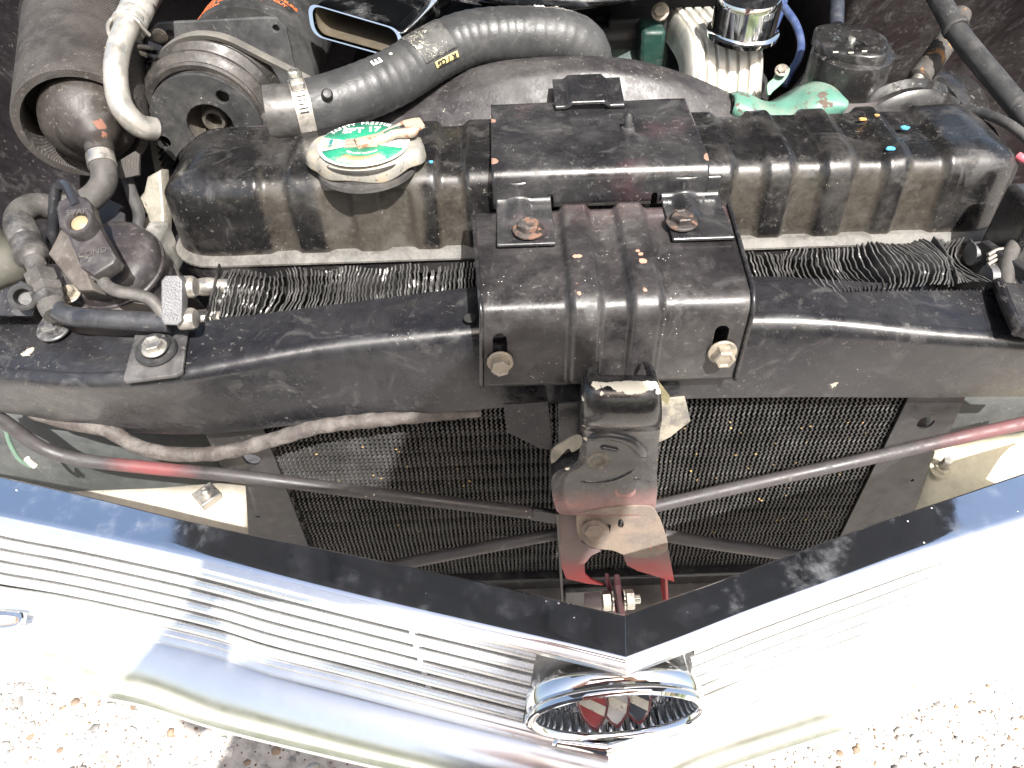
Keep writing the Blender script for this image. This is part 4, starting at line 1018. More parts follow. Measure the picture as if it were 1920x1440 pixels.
box('firewall_panel', (.1, 1.46, CH-.5), .75, .01, .40, M_dark, fw, .002)
fb = thing('underbody', 'dark grimy frame and underbody below the engine', 'underbody', V(.1, .95, CH-.82))
box('frame_panel', (.1, 1.12, CH-.83), .55, .40, .01, M_dark, fb, .002)
box('frame_rail', (-.34, 1.05, CH-.62), .03, .4, .05, M_dark, fb, .004); box('frame_rail', (.52, 1.05, CH-.62), .03, .4, .05, M_dark, fb, .004)
eb = thing('engine_block', 'black engine block deep behind the fan shroud', 'engine', V(.1, 1.0, CH-.6))
M_eb = mat('engine_black', (.016, .016, .017), .5, dust=((.07, .06, .05), .5, 20))
box('block', (.08, 1.02, CH-.50), .20, .26, .16, M_eb, eb, .02); box('intake', (.06, 1.02, CH-.33), .09, .22, .03, M_eb, eb, .01)
hd = thing('hood', 'raised car hood standing open over the engine bay with a dark underside', 'hood', V(.1, 1.5, CH-.12))
M_hoodp = mat('hood_underside', (.016, .024, .042), .55, dust=((.07, .065, .06), .5, 6))
rows = []
for i in range(13):
    t = i/12; y = 1.5-1.22*t; z = CH-.12+.80*t+.03*sin(pi*t)
    rows.append([V(.08+s*(.67-.03*t), y-.05*(1-s*s)*t, z-.05*s*s) for s in [k/8-1 for k in range(17)]])
sheet('hood_panel', rows, M_hoodp, hd, th=.004, up=(0, -1, -1))
for s in (-.5, 0, .5):
    rows = [[V(.08+s*.85+.035*a, 1.5-1.22*t+.05*(1-s*s)*0-.012, CH-.12+.80*t+.03*sin(pi*t)-.035-.012*(1-abs(a))) for a in (-1, -.7, .7, 1)] for t in [k/10*.9+.03 for k in range(11)]]
    sheet('hood_rib', rows, M_hoodp, hd, th=.002, up=(0, -1, -1))
# ============================================================ fan shroud
fs_ = thing('fan_shroud', 'dusty purple brown fan shroud arching up behind the radiator tank', 'shroud', V(.03, .62, CH-.3))
M_shr = mat('shroud_paint', (.030, .026, .028), .40, dust=((.12, .105, .095), .7, 18, .40, .7), flecks=((.40, .34, .28), 260, .13, .56), bump=(300, .25))
def arc(pts, y, n=70): return [PY(p.x, p.y, y) for p in spline([V(a, b, 0) for a, b in pts], n)]
a0 = arc([(395, 275), (470, 268), (700, 285), (1000, 255), (1300, 260), (1460, 262)], .590)
a1 = arc([(418, 246), (480, 205), (600, 205), (760, 200), (923, 150), (1000, 136), (1110, 127), (1200, 137), (1290, 160), (1380, 196), (1450, 225)], .622)
a2 = arc([(428, 238), (500, 198), (620, 196), (770, 170), (905, 122), (1000, 108), (1110, 105), (1200, 114), (1290, 140), (1370, 175), (1450, 215)], .650)
rows = []
for p, q, r in zip(a0, a1, a2):
    seq = [p+V(0, 0, -.03), p]+[p.lerp(q, k/5) for k in range(1, 5)]+corner(p, q, r+V(0, 0, -.001), .006, 5)+[q.lerp(r, .6)+V(0, 0, .0004), r, r+V(0, .003, -.004), r+V(0, .003, -.02)]
    rows.append(seq)
sheet('shroud_ring', rows, M_shr, fs_, th=.002, off=-1, up=(0, -1, 1), sharp=70)
# ============================================================ upper radiator hose
uh = thing('upper_radiator_hose', 'thick grey black upper radiator hose with a crackled paper label', 'hose', PD(800, 130, .63))
M_hose = mat('hose_rubber', (.045, .046, .047), .38, dust=((.10, .097, .094), .45, 20), bump=(500, .25), rv=.08)
hu = [PD(500, 212, .600), PD(560, 207, .605), PD(612, 195, .610), PD(680, 172, .618), (PD(745, 143, .628)), PD(810, 103, .640), PD(870, 76, .648), PD(940, 66, .655), PD(1010, 66, .66), PD(1060, 72, .664), PD(1092, 92, .672), PD(1104, 135, .690), PD(1105, 190, .70)]
hl = spline(hu, 220)
# radii: follows the wrinkled reinforcement of the hose
hr = [.0222+.0004*max(0, sin(i*1.15+noise.noise(Vector((i*.07, 1, 1)))*3))*sstep(30, 60, i) for i in range(220)]
k0 = next(i for i, p in enumerate(hl) if (p-PD(590, 200, .607)).length < .006)
join_geo('hose', [tube_geo(hl[k0-6:], hr[k0-6:], 36)], M_hose, uh, sharp=70)
join_geo('outlet_pipe', [tube_geo(hl[:k0+4], .0208, 30)], mat('outlet_grey', (.08, .076, .072), .4, metal=.3, dust=((.2, .19, .17), .5, 60)), uh)
def patch(path, i0, i1, a0, a1, r, nn=26, up_=V(0, -.55, .83)):
    rows = []
    for i in range(i0, i1+1):
        t = (path[i+1]-path[i-1]).normalized(); u_ = (up_-t*up_.dot(t)).normalized(); s_ = t.cross(u_)
        rows.append([path[i]+(u_*cos(a0+(a1-a0)*k/nn)+s_*sin(a0+(a1-a0)*k/nn))*r for k in range(nn+1)])
    return rows
i_ = lambda u, v, d: min(range(5, 214), key=lambda i: (hl[i]-PD(u, v, d)).length)
i0, i1 = i_(775, 125, .634), i_(838, 90, .644)
M_plab = mat('crackled_label', (.045, .044, .042), .45, dust=((.20, .19, .17), .5, 60), scratch=((.62, .58, .46), 110, .012), flecks=((.6, .55, .42), 700, .18, .5))
sheet('crackled_label', patch(hl, i0, i1, -1.0, .75, .0229), M_plab, uh, th=.0002, up=(0, -.5, 1))
M_ylab = mat('yellow_label_print', (.60, .48, .20), .5, dust=((.1, .09, .07), .5, 150))
M_blk = mat('black_print', (.02, .02, .02), .5)
mid_i = (i0+i1)//2
def on_hose(i, ang, r, up_=V(0, -.55, .83)):
    t = (hl[i+1]-hl[i-1]).normalized(); u_ = (up_-t*up_.dot(t)).normalized(); s_ = t.cross(u_)
    n_ = u_*cos(ang)+s_*sin(ang); return hl[i]+n_*r, n_, t
sgn = 1 if on_hose(mid_i, .9, .0226)[0].z < on_hose(mid_i, -.9, .0226)[0].z else -1
sheet('yellow_label_strip', patch(hl, i0+5, i1-1, sgn*.84, sgn*1.08, .0232, 6), M_ylab, uh, th=.0002)
for k, c in enumerate('GC/R'):
    p, n_, t = on_hose(i0+8+int(k*(i1-i0-12)/3), sgn*.96, .0235); text('label_lettering', c, p, -t, n_, .0062, M_blk, uh, bold=.0003)
for (u, v, d, s, rot) in ((712, 135, .62, 'E', 0), (1010, 26, .655, 'E', 0)):
    ii = i_(u, v+20, d)
    p, n_, t = on_hose(ii, sgn*(-.18 if u < 900 else -.75), .0229); text('hose_lettering', s, p, n_.cross(t), n_, .0115, M_white, uh, bold=.0003)
    p, n_, t = on_hose(ii+9, sgn*(-.22 if u < 900 else -.80), .0229); lathe('hose_dot', [(.0014, 0), (.0013, .0003), (.0001, .0003)], p, n_, M_offwhite, uh, 12)
# worm drive clamp
hc = thing('hose_clamp', 'bright steel worm drive clamp on the upper radiator hose', 'clamp', PD(565, 200, .605))
ic = i_(566, 203, .606); 
tt = (hl[ic+1]-hl[ic-1]).normalized()
lathe('band', [(.0221, -.0062), (.0232, -.0062), (.0232, .0062), (.0221, .0062)], hl[ic], tt, M_steel, hc, 40)
p, n_, t = on_hose(ic, sgn*-.28, .0232)
bev(join_geo('screw_housing', [box_geo(p+n_*.003, t*.0052, n_*.0035, n_.cross(t)*.0065)], M_steel, hc), .0015)
sx_ = n_.cross(t); sx_ = sx_ if sx_.z < 0 else -sx_
lathe('clamp_screw', [(.0042, -.008), (.0042, .002), (.0052, .0025), (.0052, .0055), (.0042, .0065), (.0002, .0062)], p+n_*.0045-sx_*.002, (n_*.6-sx_*.2).normalized(), M_zinc, hc, 16)
pa_, na_, ta_ = on_hose(ic, sgn*.30, .0233)
for k in range(5):
    pb, nb_, tb_ = on_hose(ic, sgn*(.16+.13*k), .02335); bev(join_geo('band_slot', [box_geo(pb, tb_*.0034, nb_*.0002, nb_.cross(tb_)*.0005)], M_dark, hc), .0001)
pb_, nb2, tb2 = on_hose(i_(618, 215, .612), sgn*.35, .0226)
lathe('black_plug', [(.0045, 0), (.0045, .003), (.003, .0055), (.0002, .006)], pb_, nb2, M_rubber, uh, 20)
# ============================================================ chrome snorkel and air cleaner
ac = thing('air_cleaner', 'round chrome air cleaner lid just inside the top edge of the picture', 'air cleaner', PD(1010, -150, .80))
acc = PD(1030, -115, .80); rr0 = .172; ACZ = acc.z
lathe('lid', [(rr0*.98, -.012), (rr0, -.010), (rr0*1.004, -.006), (rr0*1.0, -.002), (rr0*.985, 0), (rr0*.97, .0), (rr0*.93, .012), (rr0*.6, .020), (.001, .022)], V(acc.x, acc.y, ACZ), (0, 0, 1), M_chrome, ac, 96)
lathe('filter_body', [(rr0*.70, -.03), (rr0*.75, -.013)], V(acc.x, acc.y, ACZ), (0, 0, 1), M_black, ac, 64)
# snorkel: a flattened rounded duct
sk_ = []
def rq(c, n=8):
    """rounded quad from four corners"""
    out = []
    for k in range(4):
        p, q, r = c[k-1], c[k], c[(k+1) % 4]; L_ = .42 if k else .42
        a = q+(p-q)*min(L_, .011/(p-q).length); b = q+(r-q)*min(L_, .011/(r-q).length)
        out += [(a*(1-t)**2+q*2*t*(1-t)+b*t*t) for t in [j/n for j in range(n+1)]]
    return out
m0 = [PD(579, 6, .655), PD(749, 56, .640), PD(753, 112, .648), PD(588, 66, .664)]
m1 = [PD(690, -75, .74), PD(842, -28, .73), PD(846, 22, .738), PD(700, -20, .75)]
secs = []
for t in (0, .04, .1, .3, .6, 1): secs.append([a.lerp(b, t) for a, b in zip(m0, m1)])
rows = [rq(s) for s in secs]
c0 = sum(rows[0], Vector())/len(rows[0]); inn = [[c+(p-c)*.955 for p in r] for r, c in [(rows[k], sum(rows[k], Vector())/len(rows[k])) for k in (0, 1, 3, 5)]]
lip = [[c0+(p-c0)*1.045 for p in rows[0]]]
vs, fs = grid_geo(inn[::-1]+[rows[0]]+lip+rows[1:], cu=True)
sn_o = mesh('snorkel', vs, fs, M_chrome, ac, True, 45, fix=False)
vs, fs = grid_geo([[c+(p-c)*.945 for p in r] for r, c in [(rows[k], sum(rows[k], Vector())/len(rows[k])) for k in (1, 3, 5)]], cu=True)
fs.append(tuple(2*len(rows[0])+i for i in range(len(rows[0]))))
mesh('snorkel_inside', vs, fs, mat('snorkel_tan', (.10, .08, .052), .7, dust=((.05, .04, .03), .6, 30)), ac, True, 45)
# intake clutter underneath
ck = thing('carburettor_bracket', 'small dark carburettor bracket with a pale bolt beside the air cleaner', 'bracket', PD(1230, 20, .78))
box('bracket', PD(1190, 45, .80), .03, .02, .012, M_eb, ck, .003); bolt(PD(1238, 22, .76), (-.2, -.6, .4), .0060, M_boltz, ck, hollow=False)
wpmp = thing('green_housing', 'dull green pump housing behind the shroud, coloured dark as if shaded', 'housing', PD(1160, 90, .76))
M_gh = mat('green_darkened_for_shade', (.010, .045, .034), .5, dust=((.06, .06, .05), .5, 30))  # green lowered so the shade on the housing is in its colour
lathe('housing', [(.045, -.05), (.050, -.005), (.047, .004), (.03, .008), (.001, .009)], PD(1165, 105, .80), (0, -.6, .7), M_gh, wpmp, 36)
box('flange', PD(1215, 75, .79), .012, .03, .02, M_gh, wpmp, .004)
# ============================================================ finned valve cover and breather
vc = thing('finned_rocker_cover', 'finned cast aluminium rocker cover below the chrome breather', 'engine cover', PD(1360, 130, .72))
M_vc = mat('cover_aluminium', (.66, .65, .60), .42, metal=.55, dust=((.5, .46, .38), .6, 40), bump=(420, .3))
pth = [(1305, 40, .74), (1298, 70, .725), (1300, 110, .71), (1312, 160, .70), (1325, 210, .70)]
path = rpath([PD(1360, 20, .80)*1.0, PD(1364, 62, .735), PD(1368, 98, .715), PD(1366, 215, .735)], [.02, .02], 6)
yz = [Vector((p.y, p.z, 0)) for p in path]; yz = densify(yz, .003)
fxl, fxr = PD(1283, 130, .72).x, PD(1441, 130, .72).x
nr = 8
def fdsp(x, i, y, z):
    t = (x-fxl)/(fxr-fxl); e = min(t, 1-t); w_ = abs(((t*nr) % 1)-.5)*2
    return -.022*(max(0, .12-e)/.12)**2 + .0045*(1-sstep(.62, .92, w_))
sweepx('cover', yz, lambda i: fxl, lambda i: fxr, 120, fdsp, M_vc, vc, th=0, caps=False, sharp=60)
br_ = thing('oil_breather', 'small polished chrome oil breather cap at the top right of centre', 'breather', PD(1392, 30, .70))
bp = PD(1393, 58, .705); 
lathe('breather_cap', [(.0305, -.004), (.0325, -.003), (.0325, .0005), (.0300, .002), (.0290, .004), (.0290, .026), (.0270, .031), (.022, .034), (.001, .036)], bp, (0, -.08, 1), M_chrome, br_, 48)
# ============================================================ spark plug wires and hoses (right)
M_blue = mat('blue_wire', (.03, .05, .13), .4, dust=((.2, .25, .35), .3, 40))
pw = thing('ignition_wire', 'blue ignition wire looping down beside the chrome breather', 'wire', PD(1490, 60, .72))
tube('wire', [PD(1440, -30, .74), PD(1468, 10, .735), PD(1492, 45, .725), PD(1502, 80, .72), PD(1497, 110, .715), PD(1482, 135, .71), PD(1470, 160, .71)], .0036, M_blue, pw)
pw2 = thing('ignition_wire', 'second blue ignition wire passing behind the chrome breather', 'wire', PD(1460, 40, .76))
tube('wire', [PD(1476, -20, .78), PD(1466, 15, .77), PD(1452, 50, .765), (PD(1430, 80, .76))], .0036, M_blue, pw2)
pw3 = thing('dark_vacuum_hose', 'dark blue grey hose rising behind the pump cap', 'hose', PD(1570, 20, .80))
tube('hose', [PD(1567, -40, .82), PD(1569, 10, .80), PD(1568, 50, .79)], .0075, mat('blue_grey_hose', (.035, .04, .055), .5), pw3)
# ============================================================ power steering pump
ps = thing('steering_pump', 'black power steering pump with a screw cap and a grooved pulley', 'pump', PD(1600, 150, .66))
M_ps = mat('pump_enamel', (.020, .019, .019), .27, dust=((.07, .064, .06), .35, 30), bump=(300, .1), coat=.2)
M_psb = mat('pump_body', (.040, .030, .029), .42, dust=((.12, .09, .08), .6, 20), rust=((.16, .06, .04), .72, 40))
pc0 = PD(1590, 128, .672)
lathe('reservoir_neck', [(.052, -.052), (.047, -.040), (.040, -.026), (.0355, -.014), (.0345, -.008), (.0345, .012), (.0335, .016), (.030, .018), (.001, .018)], pc0, (0, -.10, 1), M_ps, ps, 56)
rows = []
bods = [(1590, 168, .672, .036), (1590, 195, .68, .058), (1575, 232, .70, .078), (1570, 290, .72, .085)]
rows = [[PD(u, v, d)+V(cos(a)*r*1.05, sin(a)*r*.75, 0) for a in [2*pi*k/48 for k in range(48)]] for u, v, d, r in bods]
rows = [list(q) for q in zip(*[lin(list(c), 14) for c in zip(*rows)])]
sheet('pump_body', rows, M_psb, ps, th=0, cu=True, sharp=60)
pcc = PD(1594, 84, .660)
def caprim(a, r):
    a = (a+pi*.0) % (2*pi); e = 0
    for c0 in (pi*-.32, pi*.72):
        d = (a-c0+pi) % (2*pi)-pi; e = max(e, .22*(1-sstep(0, .12, d))*(1-sstep(.0, 1.0, -d)) if d < .12 else 0)
    return 1+e if r > .02 else 1
def cap2(rows_): 
    n = 96; rws = []
    for r, h in rows_: rws.append([pcc+V(cos(2*pi*k/n)*r*caprim(2*pi*k/n, r), sin(2*pi*k/n)*r*caprim(2*pi*k/n, r), h-.1*sin(2*pi*k/n)*r*-.4) for k in range(n)])
    vs, fs = grid_geo(rws, cu=True); fs.append(tuple((len(rws)-1)*n+i for i in range(n))); return vs, fs
join_geo('pump_cap', [cap2([(.0295, -.010), (.0300, -.009), (.0300, .003), (.0290, .0048), (.0275, .0052), (.012, .0050), (.0105, .0036), (.004, .0036)])], M_ps, ps, sharp=45)
lathe('cap_rivet', [(.0035, 0), (.0032, .0018), (.002, .0026), (.0003, .0026)], pcc+V(0, 0, .0036), (0, 0, 1), M_zinc, ps, 16)
for s in (-1, 1): box('cap_mark', pcc+V(-.0075*s, .011*s, .0054), .0012, .0035, .0003, M_dark, ps, .0002)
for k in range(3): box('chipped_edge', pcc+V(-.022+.012*k, -.0255-.0022*(k == 1), .0046), .0022, .0006, .0006, M_offwhite, ps, .0003)
pu = PY(1668, 268, .640)
lathe('pump_pulley', [(.036, .030), (.055, .026), (.0595, .022), (.0555, .016), (.0560, .010), (.0610, .004), (.0600, .001), (.052, .0), (.050, .004), (.020, .012), (.001, .012)], pu, (.05, -1, .0), M_ps, ps, 72)
# rotate direction: pulley faces forward
gb = thing('pump_bracket', 'chipped turquoise green bracket under the steering pump', 'bracket', PD(1480, 200, .63))
M_tq = mat('turquoise_paint', (.085, .21, .16), .42, dust=((.20, .21, .17), .8, 40, .40, .65), rust=((.10, .07, .055), .575, 85), bump=(200, .3))
T_ = [(1375, 180, 203), (1400, 178, 212), (1430, 192, 225), (1455, 196, 232), (1480, 185, 236), (1510, 165, 232), (1540, 158, 226), (1565, 168, 218), (1576, 185, 212)]
rows = []
ups = spline([PD(u, a, .652) for u, a, b in T_], 40); dns = spline([PD(u, b, .640) for u, a, b in T_], 40)
for k, (a, b) in enumerate(zip(ups, dns)):
    q = k/39; bulge = .008*sstep(.45, .75, q)
    rows.append([a+V(0, .012, -.004), a]+[a.lerp(b, s)+V(0, -1, .6)*(.004+bulge)*sin(pi*s) for s in [j/8 for j in range(1, 8)]]+[b, b+V(0, .004, -.012)])
sheet('bracket_arm', rows, M_tq, gb, th=.003, up=(0, -1, 1), sharp=60)
lug = thing('green_lug', 'small green lug with a pale bolt left of the steering pump', 'lug', PD(1455, 145, .69))
plate('lug', [(1438, 160), (1450, 148), (1460, 132), (1478, 128), (1476, 142), (1464, 158), (1448, 172), (1440, 180)], PD(1458, 150, .69), (0, -.7, .7), .004, mat('lug_green', (.08, .22, .14), .45, dust=((.2, .22, .18), .5, 40)), lug, smooth=30)
bolt(PD(1466, 132, .683), (-.2, -.5, .8), .0042, M_boltz, lug, hollow=False)
th_ = thing('taped_hose', 'hose end wrapped in cracked brown tape beside the steering pump', 'hose', PD(1750, 110, .68))
M_th = mat('tape_wrap', (.060, .052, .045), .65, dust=((.15, .13, .11), .6, 40), rust=((.26, .14, .06), .59, 60), bump=(160, 1.0))
pp_ = [PD(1800, 30, .72), PD(1782, 62, .705), PD(1762, 95, .69), PD(1738, 128, .68), PD(1722, 148, .675)]
n60 = spline(pp_, 60); join_geo('wrap', [tube_geo(n60, [.0098+.0007*sin(i*2.1)*(i > 25) for i in range(60)], 18)], M_th, th_, sharp=70)
tube('hose_pipe', [PD(1728, 140, .676), PD(1712, 160, .674), PD(1700, 175, .674)], .0055, M_steel, th_)
rh = thing('long_black_hose', 'long smooth black hose running down the right edge', 'hose', PD(1840, 100, .62))
tube('hose', [PD(1745, -30, .68), PD(1775, 25, .665), PD(1800, 68, .65), PD(1850, 130, .63), PD(1900, 190, .615), PD(1960, 260, .60)], .0088, M_rubber, rh, n=60, seg=20)
pq = PD(1791, 52, .653); lathe('collar', [(.0092, -.003), (.0104, -.002), (.0104, .002), (.0092, .003)], pq, PD(1800, 68, .65)-PD(1775, 25, .665), M_rubber, rh, 24)
bw = thing('thin_black_cable', 'thin black cable curving over the right end of the radiator', 'cable', PD(1850, 220, .58))
tube('cable', [PD(1765, 207, .62), PD(1810, 205, .61), PD(1860, 218, .595), PD(1905, 242, .58), PD(1960, 290, .57)], .0038, M_rubber, bw, n=40)
bl = thing('dark_bell_housing', 'glossy black domed housing in the sun right of the steering pump', 'housing', PD(1760, 170, .76))
lathe('dome', [(.075, -.10), (.070, -.05), (.062, -.015), (.05, .012), (.03, .030), (.001, .036)], PD(1762, 215, .80), (.15, -.35, .9), M_ps, bl, 48)
rg = thing('right_end_bracket', 'black end bracket and small pipe right of the radiator', 'bracket', PD(1900, 500, .53))
tube('small_pipe', [PD(1925, 410, .55), PD(1912, 445, .54), PD(1896, 470, .535), PD(1888, 500, .53), PD(1886, 540, .53)], .0052, M_rubd, rg)
box('bracket_block', PD(1905, 480, .56), .018, .02, .05, M_black, rg, .004)
bev(join_geo('strut', [box_geo(PD(1912, 505, .525), V(.012, -.03, 0), V(.003, .001, 0), V(0, 0, .004))], M_purple, rg), .001)
for k in range(6):
    a = PD(1852, 478+k*9, .535); tube('coil_tube', [a, a+V(.008, .003, .002), a+V(.018, .004, .0015)], .0014, M_steel, rg, n=10, seg=8)
rp = thing('red_wire', 'short pink red wire at the right edge of the tank', 'wire', PD(1915, 300, .56))
tube('wire', [PD(1908, 292, .562), PD(1920, 298, .56), PD(1950, 304, .56)], .003, mat('pink_wire', (.55, .12, .15), .45), rp)
# ============================================================ AC compressor
cp = thing('ac_compressor', 'black air conditioning compressor with a belt pulley and orange warning print', 'compressor', PY(410, 220, .66))
M_cp = mat('compressor_body', (.030, .030, .030), .42, dust=((.12, .12, .11), .5, 20), bump=(350, .15))
M_pl = mat('pulley_dusty', (.034, .031, .029), .36, dust=((.125, .10, .075), .7, 30, .38, .68), bump=(300, .2), metal=.2)
M_cl = mat('clutch_plate', (.045, .046, .048), .36, dust=((.13, .12, .10), .6, 30, .40, .7), bump=(300, .25), metal=.25, flecks=((.5, .45, .38), 300, .12, .62))
yb = .700
body = PY(472, 135, yb)
lathe('body_shell', [(.0560, 0), (.0575, .004), (.0575, .16), (.05, .17)], body, (0, 1, 0), M_cp, cp, 64)
plate('mounting_plate', [(283, 85), (284, 58), (296, 44), (320, 42), (500, 33), (520, 34), (536, 52), (548, 110), (558, 150), (540, 185), (440, 190), (340, 170), (300, 110)], V(0, yb-.004, 0), (0, -1, 0), .004, mat('mounting_plate', (.055, .056, .058), .4, dust=((.22, .21, .20), .5, 25), flecks=((.55, .55, .55), 150, .2, .62)), cp, holes=[(320, 62, 9), (518, 52, 8)], b=.0008)
bolt(PY(300, 67, yb-.008), (0, -1, 0), .0055, M_boltz, cp, hollow=False, washer=1.2)
# orange print wrapped round the body
bc0 = PY(472, 135, yb)
lines = ['USE WITHOUT RELIEVING PRESSURE', 'FACE SAFETY GOGGLES WITHOUT', 'PROCEDURE OUTLINED IN', 'SHOP MANUAL']
for li, s in enumerate(lines):
    LET = []
    for k, ch in enumerate(s):
        if ch == ' ': continue
        a = radians(146-k*3.55-li*1.0)
        n_ = V(cos(a), 0, sin(a)); p = V(bc0.x, 0, bc0.z)+n_*.0578; p.y = yb+.038-.0085*li
        LET.append(text('warning_lettering', ch, p, n_.cross(V(0, 1, 0))*-1 if False else V(sin(a), 0, -cos(a)), n_, .0066, M_orange, cp, bold=.0002))
    join_objs(LET, 'warning_lettering')
# pulley, belts and clutch
pb0 = PY(408, 190, .655); pf0 = PY(396, 222, .628)
def ylathe(name, prof, c, m, par, seg=72, cap=True): return lathe(name, prof, c, (0, -1, 0), m, par, seg, cap=cap)
pcn = PY(400, 205, .640)
ylathe('pulley', [(.030, -.030), (.0545, -.028), (.0560, -.026), (.0560, -.024), (.0500, -.018), (.0500, -.013), (.0555, -.008), (.0560, -.004), (.0500, .001), (.0500, .004), (.0548, .010), (.0545, .0125), (.0500, .015), (.048, .018), (.044, .020), (.025, .018)], pcn, M_pl, cp, cap=False)
ylathe('front_ring', [(.044, .018), (.0490, .019), (.0495, .022), (.048, .024), (.044, .023)], pcn, M_pl, cp, cap=False)
ccn = PY(391, 240, .608)
# clutch plate with three holes and a dished hub
cx_, cz_ = ccn.x, ccn.z
x_, y_, n_ = frame((0, -1, 0)); 
outer_ = [(.0455*cos(a), .0455*sin(a)) for a in [2*pi*k/64 for k in range(64)]]
def discpix(u, v, r): return (u, v, r)
plate('clutch_plate', None, V(cx_, .608, cz_), (0, -1, 0), .0034, M_cl, cp, raw=outer_, holes=[(418, 180, 14), (308, 265, 13), (396, 236, 45)], b=.0008)
lathe('clutch_hub', [(.0205, .0012), (.0198, -.0005), (.0185, -.018), (.014, -.024), (.0105, -.024), (.0100, -.010), (.0090, -.0085), (.0068, -.0085), (.0064, -.012), (.0062, -.024), (.001, -.024)], V(PY(396, 236, .608).x, .608, PY(396, 236, .608).z), (0, -1, 0), mat('hub_tan', (.09, .08, .065), .5, metal=.3, dust=((.16, .13, .10), .6, 60)), cp, 48, cap=False)
ylathe('clutch_backing', [(.044, -.004), (.044, -.012), (.0215, -.013)], V(cx_, .608, cz_), M_pl, cp, cap=False)
# drive belt from the pulley to the right and down the left side
db = thing('drive_belt', 'grey rubber drive belt leaving the compressor pulley towards the hose clamp', 'belt', PY(520, 130, .65))
M_belt = mat('belt_rubber', (.125, .120, .11), .55, dust=((.2, .18, .15), .5, 40), bump=(400, .3), flecks=((.5, .35, .1), 120, .1, .66))
def belt(y0, R_, w, a_from, a_to, tail):
    c = []; 
    for k in range(25):
        a = radians(a_from+(a_to-a_from)*k/24); c.append((V(pcn.x+R_*cos(a), y0, pcn.z+R_*sin(a)), V(cos(a), 0, sin(a))))
    t_end = c[-1]
    d = tail-t_end[0]; 
    for k in range(1, 13): c.append((t_end[0]+d*k/12, t_end[1]))
    rows = [[p+V(0, -w/2, 0)-n*.004, p+V(0, -w/2, 0), p+n*.0006, p+V(0, w/2, 0), p+V(0, w/2, 0)-n*.004] for p, n in c]
    rows = [[r[1], r[2]+V(0, 0, 0), r[3], r[4]+V(0, -.002, 0), r[0]+V(0, .002, 0)] for r in rows]
    return rows
rows = belt(pcn.y+.021, .0560, .011, 185, 62, PY(640, 178, .66))
sheet('belt', rows, M_belt, db, th=0, cu=True, sharp=40)
db2 = thing('drive_belt', 'toothed black belt hanging down left of the radiator tank', 'belt', PY(300, 300, .64))
tp = [PY(284, 230, .636), PY(292, 290, .633), PY(303, 350, .63), PY(312, 400, .63)]
c = spline(tp, 60); rows = [[p+V(-.0035, -.0, 0), p+V(-.0035, .010, 0), p+V(.002+.002*(i % 4 < 2), .010, 0), p+V(.002+.002*(i % 4 < 2), 0, 0)] for i, p in enumerate(c)]
sheet('belt', rows, M_belt, db2, th=0, cu=True, sharp=20)
# small connector and wires left of compressor
cb = thing('wire_connector', 'small black connector box with two pale wires left of the compressor', 'connector', PD(300, 100, .66))
plate('connector_box', [(283, 80), (330, 98), (322, 126), (276, 118)], PD(300, 105, .66), (0, -.6, .5), .008, M_black, cb, b=.001)
tube('wire', [PD(248, 96, .65), PD(262, 88, .65), PD(285, 90, .65)], .0020, mat('grey_wire', (.28, .26, .23), .5), cb)
tube('wire', [PD(262, 99, .65), PD(275, 104, .65)], .0020, mat('pale_wire', (.4, .37, .3), .5), cb)
# aluminium housing left of tank
ah = thing('alternator_bracket', 'pale cast aluminium bracket squeezed beside the left end of the radiator', 'bracket', PD(288, 400, .60))
plate('casting', [(288, 335), (306, 325), (312, 400), (310, 470), (325, 530), (300, 520), (278, 460), (276, 425), (290, 402), (272, 388), (271, 376), (282, 362)], PD(290, 400, .625), (-.2, -.8, .5), .012, mat('pale_casting', (.34, .32, .27), .45, metal=.4, dust=((.25, .21, .16), .6, 40), bump=(300, .6)), ah, holes=[(281, 385, 5)], b=.002)
box('casting_foot', PD(300, 480, .60), .008, .02, .02, M_alu, ah, .003)
# ============================================================ ribbed canister and its outlet
ca = thing('insulated_canister', 'black canister in a thick ribbed rubber sleeve held by a thin strap', 'canister', PD(155, 238, .60))
c_f = PD(155, 236, .600); c_b = PD(160, -60, .745); cax = (c_f-c_b).normalized()
M_sl = mat('sleeve_rubber', (.040, .034, .030), .55, dust=((.10, .080, .064), .8, 14, .3, .65), bump=(600, .3))
LN = (c_f-c_b).length
lathe('sleeve', [(.0475, -LN), (.0478, -.08), (.0480, -.003), (.0470, 0), (.0415, 0), (.0405, -.002), (.0400, -.035), (.030, -.036), (.001, -.036)], c_f, cax, M_sl, ca, 84)
tex = M_sl.node_tree; wv = tex.nodes.new('ShaderNodeTexWave'); wv.wave_type = 'BANDS'; wv.bands_direction = 'X'; wv.inputs['Scale'].default_value = 260; wv.inputs['Distortion'].default_value = .3
bp_ = [q for q in tex.nodes if q.type == 'BUMP'][0]; b2 = tex.nodes.new('ShaderNodeBump'); b2.inputs['Strength'].default_value = .5; b2.inputs['Distance'].default_value = .0008
g2_ = tex.nodes.new('ShaderNodeNewGeometry'); tex.links.new(g2_.outputs['Position'], wv.inputs['Vector']); tex.links.new(wv.outputs['Fac'], b2.inputs['Height']); tex.links.new(bp_.outputs[0], b2.inputs['Normal']); tex.links.new(b2.outputs[0], tex.nodes['Principled BSDF'].inputs['Normal'])
M_bot = mat('canister_paint', (.036, .030, .026), .42, dust=((.11, .088, .068), .6, 20), bump=(300, .15), spots=((.17, .075, .05), [(PD(188, 232, .575), .004), (PD(203, 226, .575), .0035), (PD(198, 250, .575), .0035), (PD(208, 218, .578), .0025)], .012))
off = PD(166, 236, .598)
lathe('canister_end', [(.0350, -.03), (.0350, -.010), (.0340, -.002), (.030, .006), (.022, .011), (.010, .014), (.001, .0145)], off, cax, M_bot, ca, 56)
